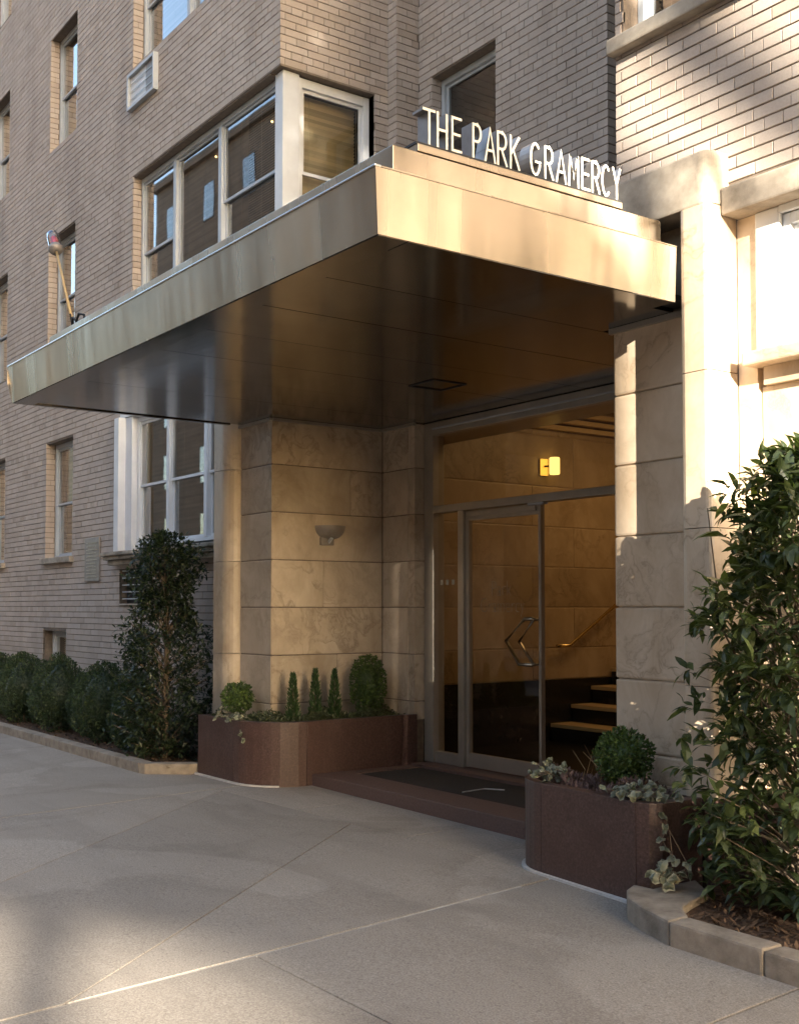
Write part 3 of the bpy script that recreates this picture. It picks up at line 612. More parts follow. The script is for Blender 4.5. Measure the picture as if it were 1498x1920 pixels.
# red warning beacon on its pole
bc = thing('warning_beacon', 'red warning beacon in a clear jar on a leaning thin pole above the canopy', 'beacon')
bx, by, bz = -8.75, 3.16, 3.678; tx, ty, tz = -9.18, 3.16, 4.40
MB().tube([(bx, by, bz), (tx, ty, tz)], .012, 8).obj('pole', 'wood', bc, smooth=True)
dv = Vector((tx - bx, 0, tz - bz)).normalized()
def along(prof, p, d, name, m, par, n=16):
    mb = MB().lathe(prof, (0, 0, 0), n); q = d.to_track_quat('Z', 'Y').to_matrix()
    mb.v = [tuple(q @ Vector(v) + Vector(p)) for v in mb.v]; return mb.obj(name, m, par, smooth=True)
tp = Vector((tx, ty, tz))
along([(.0, 0), (.04, .0), (.055, .02), (.06, .03), (.06, .045), (.052, .05), (.052, .065), (0, .07)], tp, dv, 'socket', 'plaque', bc)
along([(0, .071), (.03, .072), (.036, .1), (.032, .15), (.015, .175), (0, .18)], tp, dv, 'red_lens', 'red', bc)
along([(.05, .066), (.052, .15), (.048, .20), (.032, .225), (0, .235)], tp, dv, 'glass_jar', 'glass', bc)
MB().tube([(bx + .02, by - .02, 3.70), (bx + .05, by - .03, 3.76), (bx + .10, by - .02, 3.72), (bx + .15, by - .02, 3.77), (bx + .21, by, 3.75), (bx + .22, by, 3.69)], .010, 6).obj('cable', 'rubber', bc, smooth=True)
MB().tube([(bx + .02, by - .02, 3.69), (bx - .01, by - .03, 3.80)], .008, 6).obj('strap', 'rubber', bc)

# ================================================================ doors and lobby
DY = 6.42; dr = link('door', None, bld)
f = MB()
f.box(-8.495, -8.36, DY - .03, DY + .10, .10, 3.2); f.box(-8.36, -4.93, DY - .035, DY + .10, 3.08, 3.2); f.box(-8.36, -4.93, DY - .03, DY + .09, 2.365, 2.43); f.obj('door_frame', 'bronze', dr, bevel=.006)
BX(-8.35, -4.93, DY - .05, DY - .036, 3.13, 3.145).obj('frame_bead', 'alu', dr)
BX(-8.007, -7.93, DY - .025, DY + .07, .10, 2.364).obj('door_post', 'bronze', dr, bevel=.005)
BX(-8.359, -8.008, DY - .01, DY + .06, .10, .20).obj('side_light_rail', 'bronze', dr, bevel=.004)
MB().quad((-8.359, DY + .03, .20), (-8.008, DY + .03, .20), (-8.008, DY + .03, 2.364), (-8.359, DY + .03, 2.364)).obj('side_light', 'door_glass', dr)
MB().quad((-8.359, DY + .035, 2.43), (-4.93, DY + .035, 2.43), (-4.93, DY + .035, 3.08), (-8.359, DY + .035, 3.08)).obj('transom_light', 'door_glass', dr)
lf = MB(); lf.box(-7.925, -7.885, DY, DY + .045, .11, 2.355); lf.box(-7.885, -6.985, DY + .001, DY + .044, 2.27, 2.355); lf.box(-7.885, -6.985, DY + .001, DY + .044, .11, .23); lf.box(-6.985, -6.955, DY, DY + .045, .11, 2.355); lf.obj('door_leaf', 'bronze', dr, bevel=.004)
BX(-7.9, -7.0, DY - .02, DY - .001, 2.30, 2.34).obj('door_closer', 'bronze', dr)
BX(-7.09, -6.90, DY - .02, DY + .03, 2.345, 2.363).obj('pivot', 'alu', dr)
MB().quad((-7.884, DY + .022, .231), (-6.986, DY + .022, .231), (-6.986, DY + .022, 2.269), (-7.884, DY + .022, 2.269)).obj('door_pane', 'door_glass', dr)
hd = MB(); hp = lambda l: [(x, DY - .05, z) for x, z in l]
hd.tube(hp([(-6.995, 1.41), (-7.10, 1.41), (-7.325, 1.225), (-7.165, 1.035), (-7.0, 1.035)]), .017, 8); hd.tube(hp([(-6.995, 1.40), (-7.16, 1.222), (-6.998, 1.05)]), .014, 8)
for z in (1.405, 1.04): hd.tube([(-7.0, DY - .05, z), (-7.0, DY + .02, z)], .012, 8)
hd.obj('pull_handle', 'handle', dr, smooth=True)
def text(body, x, y, z, size, m, par, name, sxx=.8):
    c = bpy.data.curves.new(name, 'FONT'); c.body = body; c.size = size; c.align_x = 'CENTER'; c.extrude = .0006; c.offset = -.004 * size / .12
    o = bpy.data.objects.new(name, c); COL.objects.link(o); bpy.context.view_layer.update()
    me = bpy.data.meshes.new_from_object(o.evaluated_get(bpy.context.evaluated_depsgraph_get())); bpy.data.objects.remove(o); me.materials.append(M[m])
    o = link(name, me, par); o.location = (x, y, z); o.rotation_euler = (R(90), 0, 0); o.scale = (sxx, 1, 1.25)
M['etch'] = mat('etched_glass_lettering', (.42, .39, .31), rough=.7)
text('Park', -7.47, DY + .018, 1.60, .20, 'etch', dr, 'etched_lettering', .75); text('Gramercy', -7.46, DY + .018, 1.46, .19, 'etch', dr, 'etched_lettering', .75)
for k in range(4): BX(-8.32 + k * .085, -8.285 + k * .085, DY + .024, DY + .028, 1.71, 1.755).obj('window_sticker', 'etch', dr)
lob = link('lobby', None, bld)
for i, (a, b) in enumerate(zip([.74, 1.075, 1.505, 1.932, 2.362, 2.79, 3.33], [1.075, 1.505, 1.932, 2.362, 2.79, 3.33, 3.8])):
    for p, q in ((6.62, 8.2 + .6 * (i % 2)), (8.2 + .6 * (i % 2), 12.0)): mblock([(-9.01, p + .002), (-9.01, q - .002), (-9.1, q - .002), (-9.1, p + .002)], a, b, 'lobby', par=lob)
BX(-9.2, -9.016, 6.61, 12.0, .0, 3.8).obj('joint_backing', 'lobby', lob)
BX(-9.03, -9.004, 6.62, 12.0, .05, .738).obj('wainscot', 'black', lob)
BX(-9.0, -4.93, 6.53, 12.0, .0, .098).obj('lobby_floor', 'black', lob)
BX(-9.1, -4.6, 12.0, 12.1, 0, 3.9).obj('back_wall', 'plaster', lob); BX(-4.93, -4.75, 6.5, 12.0, 0, 3.85).obj('side_wall', 'lobby', lob)
BX(-9.2, -4.75, 6.6, 12.1, 3.78, 3.85).obj('ceiling', 'plaster', lob); BX(-9.0, -4.94, 6.525, 7.06, 3.13, 3.779).obj('door_header', 'bronze', lob)
for k, (d, z) in enumerate(((.06, 3.40), (.11, 3.47), (.17, 3.54))): BX(-9.005, -9.005 + d, 7.07, 11.99, z, z + .05).obj('cornice', 'plaster', lob, bevel=.006)
for k in range(7):
    y = 8.42 + k * .30; z = .10 + (k + 1) * .185
    BX(-8.99, -4.95, y + .03, y + .30, .10, z - .042).obj('stair_riser', 'black', lob); BX(-8.985, -4.945, y, y + .31, z - .04, z).obj('stair_tread', 'wood', lob, bevel=.006)
hr = MB(); hr.tube([(-8.91, 8.45, 1.10), (-8.91, 8.63, 1.10), (-8.91, 9.33, 1.53), (-8.91, 9.8, 1.53)], .018, 8); hr.tube([(-9.01, 8.60, 1.09), (-8.91, 8.62, 1.10)], .01, 6); hr.obj('handrail', 'brass', lob, smooth=True)
lp = thing('lobby_wall_lamp', 'small lit brass lamp on the lobby wall seen through the transom glass', 'lamp')
BX(-9.008, -8.99, 8.30, 8.42, 2.90, 3.08).obj('back_plate', 'brass', lp); MB().lathe([(.05, -.09), (.055, -.08), (.055, .08), (.05, .09)], (-8.90, 8.42, 3.0), 16).obj('shade', 'lampshade', lp, smooth=True); MB().tube([(-9.0, 8.36, 3.0), (-8.93, 8.40, 3.0)], .012, 6).obj('arm', 'brass', lp)
la = bpy.data.lights.new('lobby_light', 'AREA'); la.energy = 5; la.size = 1.4; la.color = (1, .62, .27); lo = link('lobby_light', la); lo.location = (-7.2, 9.0, 3.74)
# step and mat
stp = thing('entrance_step', 'low brown granite step in front of the glass doors', 'step')
BX(-8.46, -4.93, 5.15, 5.50, -.1, .088).obj('step_block', 'granite_step', stp, bevel=.008); BX(-8.46, -4.93, 6.20, DY + .10, -.1, .10).obj('door_sill', 'granite_step', stp, bevel=.006); BX(-8.46, -8.30, 5.502, 6.198, -.1, .086).obj('side_border', 'granite_step', stp)
mt = BX(-8.298, -4.93, 5.504, 6.196, -.1, .074).obj('door_mat', 'matting'); mt['label'] = 'dark rubber entrance mat set into the granite landing'; mt['category'] = 'door mat'
# wall light
wl = thing('wall_sconce', 'grey half bowl wall light on the marble wall inside the entrance recess', 'wall light')
sc = MB(); n, mrows = 14, 7; cyy, czz, rr = 5.68, 2.255, .155
for j in range(mrows + 1):
    ph = math.pi / 2 * j / mrows
    for i in range(n + 1):
        th = -math.pi / 2 + math.pi * i / n; r_ = rr * math.cos(ph) ** .8; sc.v.append((-9.008 + .9 * r_ * math.cos(th), cyy + r_ * math.sin(th), czz - .125 * math.sin(ph)))
for j in range(mrows):
    for i in range(n): a = j * (n + 1) + i; sc.f.append((a, a + 1, a + n + 2, a + n + 1))
sc.obj('bowl', 'plaque', wl, smooth=True)
BX(-9.008, -8.975, 5.575, 5.715, 2.075, 2.15).obj('back_box', 'plaque', wl, bevel=.006); MB().tube([(-8.985, 5.66, 2.10), (-8.93, 5.66, 2.14)], .015, 8).obj('stem', 'alu', wl)
# small white chair-shaped reflection is left to the glass

# ================================================================ planters
def planter(name, label, outer, z0, z1, inner, soil):
    p = thing(name, label, 'planter', group=None)
    n = len(outer)
    # wall pieces between marked panel joints
    for seg in inner:
        MB().prism(seg, z0, z1).obj('granite_panel', 'granite', p, bevel=.005)
    MB().prism(soil, lambda x: 0.0, z1 - .045).obj('soil', 'soil', p)
    return p
def band(pts, t):
    """thicken a plan polyline to the left by t"""
    pts = [Vector(p) for p in pts]; o = []
    for i, p in enumerate(pts):
        a = pts[max(0, i - 1)]; b = pts[min(len(pts) - 1, i + 1)]; d = (b - a).normalized(); o.append(p + Vector((-d.y, d.x)) * t)
    return [tuple(p) for p in pts] + [tuple(p) for p in reversed(o)]
cL = [(-8.90 + .47 * math.sin(R(a)), 5.10 - .45 * math.cos(R(a))) for a in range(0, 91, 10)]
Lsoil = [(-9.52, 4.70), (-8.9, 4.72), (-8.52, 5.05), (-8.52, 6.24), (-8.98, 6.24), (-8.98, 5.05), (-9.52, 5.04)]
PL = planter('stone_planter', 'L-shaped polished brown granite planter with dwarf conifers beside the doors', None and 0 or [0], -.02, .535,
             [band([(-9.57, 4.64), (-8.902, 4.65)], .07), band([(-8.90, 4.65)] + cL[1:], .07), band([(-8.43, 5.103), (-8.44, 6.10)], .07), band([(-8.44, 6.103), (-8.44, 6.27)], .07)], Lsoil)
BX(-9.57, -9.5, 4.715, 4.95, -.02, .533).obj('granite_panel', 'granite', PL)
cR = [(-4.97 - .36 * math.sin(R(a)), 4.95 - .37 * math.cos(R(a))) for a in range(90, -1, -10)]
Rsoil = [(-5.27, 5.0), (-5.15, 4.78), (-4.95, 4.66), (-4.16, 4.60), (-4.16, 4.94), (-4.25, 5.14), (-5.27, 5.14)]
PR = planter('stone_planter', 'brown granite planter with rounded end, heather and a clipped box ball beside the right pillar', [0], -.10, .487,
             [band([(-5.33, 5.13), (-5.33, 4.953)], .07), band([(-5.33, 4.95)] + cR[1:], .07), band([(-4.967, 4.578), (-4.20, 4.535)] , .07), band([(-4.197, 4.535), (-4.13, 4.56), (-4.09, 4.62), (-4.09, 4.93)], .07)], Rsoil)
for pl, pts in ((PL, [(-9.59, 4.615), (-8.9, 4.63)] + [(x + .012, y - .018) for x, y in cL[1:7]]), (PR, [(-5.345, 4.88)] + [(x - .012, y - .02) for x, y in cR[2:]] + [(-4.15, 4.50)])):
    m = MB()
    for p, q in zip(pts, pts[1:]):
        d = (Vector(q) - Vector(p)).normalized(); nn = Vector((-d.y, d.x)) * .03
        m.prism([p, q, (q[0] + nn.x, q[1] + nn.y), (p[0] + nn.x, p[1] + nn.y)], lambda x: GZ(x) - .01, lambda x: GZ(x) + .013)
    m.obj('caulk_line', 'caulk', pl)

# ================================================================ planting beds and kerbs
kL = thing('garden_kerb', 'low concrete kerb edging the hedge bed along the brick facade', 'kerb')
for a, b in zip([-40, -20, -16, -12.6, -9.95], [-20, -16, -12.6, -9.95, 0]):
    if b: BX(a + .003, b - .003, 4.235, 4.37, -.05, .092).obj('kerb_stone', 'kerb', kL, bevel=.01)
MB().prism([(-9.947, 4.235), (-9.86, 4.255), (-9.60, 4.575), (-9.60, 4.72), (-9.72, 4.66), (-9.93, 4.37), (-9.947, 4.37)], -.05, .092).obj('kerb_stone', 'kerb', kL, bevel=.01)
MB().prism([(-40, 4.36), (-9.95, 4.36), (-9.72, 4.655), (-9.6, 4.72), (-9.6, 5.2), (-9.91, 5.26), (-40, 5.26)], -.03, .05).obj('hedge_bed', 'soil', kind='structure')
kR = thing('garden_kerb', 'rounded concrete kerb nose with a curved notch around the laurel shrub', 'kerb')
MB().prism([(-4.20, 4.52), (-4.14, 4.40), (-4.03, 4.29), (-3.88, 4.21), (-3.62, 4.12), (-3.62, 4.26), (-3.74, 4.36), (-3.80, 4.50), (-3.86, 4.70), (-4.08, 4.86), (-4.08, 4.53)], -.1, .066).obj('kerb_stone', 'kerb', kR, bevel=.013)
for a, b, y in ((-3.617, -3.10, 4.12), (-3.097, -1.6, 4.115), (-1.597, 1.5, 4.115)): MB().prism([(a, y), (b, 4.11), (b, 4.25), (a, y + .14)], -.12, .063 if a < -3.2 else .055).obj('kerb_stone', 'kerb', kR, bevel=.013)
MB().prism([(-3.86, 4.68), (-3.80, 4.50), (-3.74, 4.35), (-3.6, 4.25), (1.5, 4.25), (1.5, 5.1), (-4.03, 5.1), (-4.03, 4.86)], -.1, .025).obj('shrub_bed', 'soil', kind='structure')
# mulch chips
mu = MB()
for k in range(2600):
    if k < 900: x, y, z = rnd.uniform(-3.9, -2.4), rnd.uniform(4.27, 5.0), .028
    else: x, y, z = rnd.uniform(-17, -9.7), rnd.uniform(4.38, 5.1), .053
    if x < -3.7 and x > -5 and y < 4.55: continue
    s = rnd.uniform(.012, .035); a = rnd.uniform(0, 6.28); dx, dy = math.cos(a) * s, math.sin(a) * s; h = rnd.uniform(.004, .03)
    mu.quad((x - dx, y - dy, z), (x + dy * .4, y - dx * .4, z + h * .4), (x + dx, y + dy, z + h), (x - dy * .4, y + dx * .4, z + h * .5))
mu.obj('bark_mulch', 'mulchchip', kind='stuff')

rnd.seed(5)
# ================================================================ plants
def leaf(mb, p, d, nrm, L, Wd, fold=.25, droop=.15, rim=None):
    """one pointed leaf, folded along its midrib"""
    d = d.normalized(); s = d.cross(nrm); s = s.normalized() if s.length > 1e-4 else Vector((1, 0, 0)); u = s.cross(d)
    i = len(mb.v); a = p; b = p + d * L * .5 + u * L * .06; c = p + d * L - u * L * droop
    l1 = p + d * L * .35 + s * Wd * .5 + u * Wd * fold; r1 = p + d * L * .35 - s * Wd * .5 + u * Wd * fold
    l2 = p + d * L * .72 + s * Wd * .38 + u * (Wd * fold * .7 - L * droop * .4); r2 = p + d * L * .72 - s * Wd * .38 + u * (Wd * fold * .7 - L * droop * .4)
    mb.v += [tuple(q) for q in (a, l1, l2, c, r2, r1, b)]
    mb.f += [(i, i + 6, i + 1), (i + 1, i + 6, i + 2), (i + 6, i + 3, i + 2), (i, i + 5, i + 6), (i + 5, i + 4, i + 6), (i + 6, i + 4, i + 3)]
def sleaf(mb, p, d, nrm, L, Wd):
    d = d.normalized(); s = d.cross(nrm); s = s.normalized() if s.length > 1e-4 else Vector((1, 0, 0)); u = s.cross(d); i = len(mb.v)
    mb.v += [tuple(q) for q in (p, p + d * L * .5 + s * Wd * .5 + u * Wd * .15, p + d * L, p + d * L * .5 - s * Wd * .5 + u * Wd * .15)]; mb.f += [(i, i + 1, i + 2), (i, i + 2, i + 3)]
def rdir(): 
    z = rnd.uniform(-1, 1); a = rnd.uniform(0, 6.283); q = math.sqrt(1 - z * z); return Vector((q * math.cos(a), q * math.sin(a), z))
def bush(name, label, cat, c, rx, rz, n, L, mt, group=None, shape=None, lump=.10, lmat='box', stem=True, deep=.35):
    """clipped shrub: small leaves through the outer shell of a lumpy egg, a twig core and a stem"""
    t = thing(name, label, cat, group=group); c = Vector(c); lv = MB(); ph = [rnd.uniform(0, 6.28) for _ in range(6)]
    lum = lambda d: 1 + lump * (math.sin(4 * d.x + ph[0]) * math.sin(5 * d.y + ph[1]) + .6 * math.sin(9 * d.z + ph[2] + 3 * d.x)) + lump * .5 * math.sin(13 * d.x + ph[3]) * math.sin(12 * d.z + ph[4])
    prof = shape or (lambda z: 1)
    def pos(d, k): q = d * lum(d) * k; return c + Vector((q.x * rx * prof(d.z), q.y * rx * prof(d.z), q.z * rz))
    for _ in range(n):
        d = rdir(); k = 1 - deep * rnd.random() ** 2.2; p = pos(d, k); dd = (d * .8 + rdir() * .9 + Vector((0, 0, .25))); s = L * rnd.uniform(.7, 1.3)
        sleaf(lv, p, dd, rdir() + d * .7, s, s * .6)
    lv.obj('foliage', mt, t, kind='stuff')
    co_ = MB(); rows, seg = 9, 14
    for j in range(rows + 1):
        th = math.pi * j / rows
        for i in range(seg): a = 2 * math.pi * i / seg; d = Vector((math.sin(th) * math.cos(a), math.sin(th) * math.sin(a), math.cos(th))); co_.v.append(tuple(pos(d, .72)))
    for j in range(rows):
        for i in range(seg): a = j * seg; co_.f.append((a + i, a + (i + 1) % seg, a + seg + (i + 1) % seg, a + seg + i))
    co_.obj('inner_growth', mt, t, smooth=True)
    if stem: MB().tube([(c.x, c.y, c.z - rz - .12), (c.x, c.y, c.z - rz * .4)], [.018, .012], 6).obj('stem', 'bark', t)
    return t
egg = lambda z: 1 - .18 * z
hx = [(-16.55, 4.80, .30, .42), (-15.95, 4.74, .30, .43), (-15.35, 4.84, .28, .41), (-14.72, 4.72, .33, .44), (-14.05, 4.86, .28, .41), (-13.38, 4.72, .335, .44), (-12.72, 4.88, .28, .38), (-12.06, 4.74, .33, .43), (-11.48, 4.86, .27, .36), (-11.08, 4.70, .25, .33)]
ORD = ['first', 'second', 'third', 'fourth', 'fifth', 'sixth', 'seventh', 'eighth', 'ninth', 'tenth']
for i, (x, y, rx, rz) in enumerate(hx): bush('boxwood_shrub', ORD[9 - i] + ' clipped boxwood dome of the hedge counting from the tall evergreen column', 'shrub', (x, y, .05 + rz), rx, rz, 7500, .026, 'box', 'boxwood domes of the facade hedge', egg, lump=.075, deep=.25)
# tall evergreen column
hp_ = thing('holly_column', 'tall columnar dark evergreen shrub beside the left marble jamb', 'shrub')
def prof_interp(tab, z):
    for (a, r0), (b, r1) in zip(tab, tab[1:]):
        if a <= z <= b: return r0 + (r1 - r0) * (z - a) / (b - a)
    return 0
HT = [(.08, .26), (.3, .42), (.8, .44), (1.15, .43), (1.4, .30), (1.58, .22), (1.72, .29), (1.95, .34), (2.1, .26), (2.2, .08)]
lv = MB(); hc = Vector((-10.42, 4.70, 0))
tips = []
for _ in range(1500):
    z = rnd.uniform(.1, 2.2); a = rnd.uniform(0, 6.283); rr_ = prof_interp(HT, z) * (1 + .18 * math.sin(3 * a + 5 * z) + .12 * math.sin(7 * a - 9 * z)) * math.sqrt(rnd.uniform(.12, 1.08))
    tips.append((hc + Vector((rr_ * math.cos(a) * (1.15 if math.cos(a) < 0 and z < 1.4 else 1), rr_ * math.sin(a), z)), Vector((math.cos(a), math.sin(a), rnd.uniform(-.2, .6)))))
for p, d in tips:
    for k in range(8):
        dd = d * .6 + rdir() * .9; s = rnd.uniform(.042, .068); sleaf(lv, p + rdir() * .05, dd, Vector((0, 0, 1)) + rdir() * .6, s, s * .48)
lv.obj('foliage', 'holly', hp_, kind='stuff')
sm = MB(); sm.tube([hc + Vector((0, 0, .03)), hc + Vector((.02, 0, .8)), hc + Vector((.0, .02, 1.5)), hc + Vector((.03, 0, 2.1))], [.03, .025, .018, .006], 7)
for p, d in tips[::9]: sm.tube([hc + Vector((0, 0, max(.1, p.z - .25))), p], [.007, .003], 4)
sm.obj('stems', 'bark', hp_)
rnd.seed(21)
# big laurel at the right: the largest leaves are single objects
la_ = thing('laurel_shrub', 'large loose laurel shrub with long glossy leaves in the kerbed bed', 'shrub'); lc = Vector((-3.30, 4.74, 0))
LT = [(.10, .40), (.3, .60), (.55, .62), (.8, .52), (1.1, .60), (1.5, .56), (1.8, .50), (2.0, .38), (2.15, .22), (2.3, .05)]
whorls = []
for _ in range(900):
    z = rnd.uniform(.08, 2.26) ; a = rnd.uniform(0, 6.283); q = prof_interp(LT, z) * (1 + .22 * math.sin(4 * a + 6 * z) + .12 * math.sin(9 * z + 2 * a)) * math.sqrt(rnd.uniform(.1, 1.05))
    p = lc + Vector((q * math.cos(a), q * math.sin(a) * .62, z))
    whorls.append((p, Vector((math.cos(a), math.sin(a), rnd.uniform(-.1, .9))).normalized()))
lmesh = []
for k in range(8):
    m = MB(); leaf(m, Vector((0, 0, 0)), Vector((1, 0, 0)), Vector((0, 0, 1)), rnd.uniform(.92, 1.08), rnd.uniform(.33, .42), rnd.uniform(.12, .3), rnd.uniform(.05, .35))
    me = m.mesh('leaf'); me.materials.append(M['laurel']); lmesh.append(me)
allv = []
for p, d in whorls:
    for k in range(rnd.randint(7, 10)):
        dd = (d * .75 + rdir() * .95).normalized(); up_ = (Vector((0, 0, 1)) + rdir() * .5).normalized(); Lf = rnd.choice((.05, .07, .085, .1, .12)) * rnd.uniform(.85, 1.15)
        allv.append((p + d * rnd.uniform(-.06, .03) + rdir() * .015, dd, up_, Lf))
allv.sort(key=lambda t: (proj(t[0]) or (0, 0, 99))[2] if 0 < (proj(t[0]) or (-1, 0, 0))[0] < CW else 99)
fr_ = MB()
for k, (p, d, u, Lf) in enumerate(allv):
    if k < 290:
        s = u.cross(d).normalized(); w_ = d.cross(s).normalized(); o = link('leaf', lmesh[k % 8], la_)
        o.matrix_world = Matrix.Translation(p) @ Matrix((d, s, w_)).transposed().to_4x4() @ Matrix.Scale(Lf, 4)
    else: leaf(fr_, p, d, u, Lf, Lf * .38, rnd.uniform(.1, .3), rnd.uniform(.05, .35))
fr_.obj('foliage', 'laurel', la_, kind='stuff')
sm = MB()
for (dx, dy, tx_, ty_, r0) in ((-.12, .05, -.20, 0, .016), (.0, .02, .05, .05, .022), (.1, .08, .3, .1, .016), (-.05, -.02, -.4, -.12, .010)): sm.tube([lc + Vector((dx, dy, 0)), lc + Vector((dx * .8, dy, .7)), lc + Vector((tx_, ty_, 1.4)), lc + Vector((tx_ * 1.2, ty_, 2.0))], [r0, r0 * .85, r0 * .5, .003], 7)
for p, d in whorls[::3]:
    b = lc + Vector((rnd.uniform(-.15, .15), rnd.uniform(-.05, .08), max(.1, p.z - rnd.uniform(.2, .4)))); sm.tube([b, (b + p) / 2 + Vector((0, 0, .03)), p], [.006, .004, .002], 5)
sm.obj('stems', 'bark', la_)
rnd.seed(8)
# clipped balls in the planters
bush('box_ball', 'small round clipped box ball at the outer end of the left planter', 'shrub', (-9.23, 4.86, .70), .135, .125, 1500, .026, 'box_bright', lump=.09)
bush('box_ball', 'egg-shaped clipped box shrub near the door in the left planter', 'shrub', (-8.72, 5.92, .80), .16, .27, 2200, .028, 'box_bright', lump=.05)
bush('box_ball', 'round clipped box ball among the heather in the right planter', 'shrub', (-4.56, 4.83, .66), .15, .155, 2400, .024, 'box_bright', lump=.10)
for (y, h, wh) in ((5.13, .42, 'farthest from the egg-shaped box shrub'), (5.36, .45, 'middle one of three in the row'), (5.56, .44, 'next to the egg-shaped box shrub')):
    t = thing('dwarf_conifer', 'slim pointed dwarf conifer in the granite planter, ' + wh, 'shrub', group='three dwarf conifers in the left planter'); lv = MB()
    for _ in range(900):
        u = rnd.random() ** 1.25; a = rnd.uniform(0, 6.283); rr_ = .062 * (1 - u) ** .7 * (.5 + .5 * min(1, u * 8)) * rnd.uniform(.3, 1.1); p = Vector((-8.72 + rr_ * math.cos(a), y + rr_ * math.sin(a), .49 + u * h)); d = Vector((math.cos(a) * .5, math.sin(a) * .5, 1.1)) + rdir() * .25
        sleaf(lv, p, d, rdir(), .045, .011)
    lv.obj('foliage', 'conifer', t, kind='stuff'); MB().tube([(-8.72, y, .47), (-8.72, y, .49 + h * .9)], [.01, .003], 5).obj('stem', 'bark', t)
def cover(name, label, cat, poly, n, z, L, mt, hmax, upright=.3):
    from_x = [p[0] for p in poly]; from_y = [p[1] for p in poly]; lv = MB(); k = 0
    def inp(x, y):
        c = False
        for (x0, y0), (x1, y1) in zip(poly, poly[1:] + poly[:1]):
            if (y0 > y) != (y1 > y) and x < (x1 - x0) * (y - y0) / (y1 - y0) + x0: c = not c
        return c
    while k < n:
        x, y = rnd.uniform(min(from_x), max(from_x)), rnd.uniform(min(from_y), max(from_y))
        if not inp(x, y): continue
        k += 1; hh = hmax * (.5 + .5 * math.sin(9 * x + 3) * math.sin(11 * y)) * rnd.random(); s = L * rnd.uniform(.6, 1.4); d = rdir(); d.z = abs(d.z) * upright + .15
        sleaf(lv, Vector((x, y, z + hh)), d, Vector((0, 0, 1)) + rdir() * .6, s, s * .55)
    o = lv.obj(name, mt, kind='stuff'); o['label'] = label; o['category'] = cat
cover('sedum_cover', 'low grey green sedum carpet covering the left planter', 'ground cover', [(-9.5, 4.70), (-8.9, 4.71), (-8.50, 5.05), (-8.50, 6.22), (-8.98, 6.22), (-8.98, 5.05), (-9.5, 5.03)], 7500, .492, .032, 'sedum', .11)
cover('heather_cover', 'brownish heather filling the right planter around the box ball', 'ground cover', [(-5.2, 5.05), (-5.1, 4.78), (-4.9, 4.68), (-4.35, 4.64), (-4.35, 5.05)], 4200, .44, .032, 'heather', .13, 2.2)
cover('sedum_cover', 'thin green ground cover at the inner end of the right planter', 'ground cover', [(-4.9, 4.67), (-4.17, 4.62), (-4.17, 4.95), (-4.35, 5.05), (-4.6, 5.05)], 900, .44, .03, 'sedum', .04)
def ivy(label, pts, L=(.045, .07)):
    """trailing variegated ivy: round pale-edged leaves, each one an object"""
    t = thing('variegated_ivy', label, 'ivy'); 
    for k, p in enumerate(pts):
        p = Vector(p); m = MB(); s = rnd.uniform(*L); nn = (Vector((.4, -.6, .6)) + rdir() * .95).normalized(); u = nn.cross(Vector((0, 0, 1))).normalized(); v_ = nn.cross(u); n = 10; ring = []
        rot = rnd.uniform(0, 6.28); rv = rnd.uniform(.4, 1); m.v.append(tuple(p + nn * .006))
        for fr2, rimv in ((.66, 0), (1, 1)):
            for q in range(n):
                a = rot + 6.283 * q / n; r_ = s * .5 * fr2 * (1 + .22 * math.cos(3 * a - 3 * rot) + .12 * math.cos(5 * a) + rnd.uniform(-.1, .1)) * (1 - .25 * math.cos(a - rot)); m.v.append(tuple(p + u * r_ * math.cos(a) + v_ * r_ * math.sin(a) - nn * (.010 * fr2 + rnd.uniform(-.006, .008))))
        for q in range(n): j = (q + 1) % n; m.f += [(0, 1 + q, 1 + j), (1 + q, 1 + n + q, 1 + n + j, 1 + j)]
        o = m.obj('leaf', 'ivy', t); at = o.data.attributes.new('rim', 'FLOAT', 'POINT')
        for q in range(len(m.v)): at.data[q].value = rv * rnd.uniform(.3, 1.1) if q > n else (0.0 if q == 0 else rnd.uniform(0, .25))
    st_ = MB(); pts = [Vector(p) for p in pts]
    for a, b in zip(pts, pts[1:]):
        if (a - b).length < .3: st_.tube([a - Vector((0, -.02, .01)), b - Vector((0, -.02, .01))], .0025, 4)
    if st_.v: st_.obj('vine', 'bark', t)
def scat(c, r, n): return [(c[0] + rnd.gauss(0, r[0]), c[1] + rnd.gauss(0, r[1]), c[2] + abs(rnd.gauss(0, r[2]))) for _ in range(n)]
ivy('cream edged variegated ivy spilling over the rounded corner of the left planter', scat((-9.02, 4.70, .53), (.12, .05, .035), 44) + [(-8.80, 4.66, .46), (-8.77, 4.65, .42), (-8.74, 4.66, .38)], (.035, .055))
ivy('white edged ivy tuft at the rounded end of the right planter', scat((-5.0, 4.68, .50), (.07, .05, .06), 44), (.03, .05))
ivy('variegated ivy trailing over the square end of the right planter onto the kerb', scat((-4.30, 4.64, .50), (.12, .06, .035), 40) + [(-4.06, 4.60, .43), (-4.05, 4.58, .37), (-4.07, 4.57, .32), (-4.03, 4.56, .28), (-3.98, 4.55, .24), (-4.02, 4.53, .21), (-3.97, 4.52, .18), (-3.93, 4.52, .14), (-3.95, 4.5, .11)] + scat((-3.98, 4.55, .12), (.05, .05, .11), 26), (.045, .065))
tw = thing('dry_stalks', 'pale dry stalks rising from the heather in the right planter', 'plant')
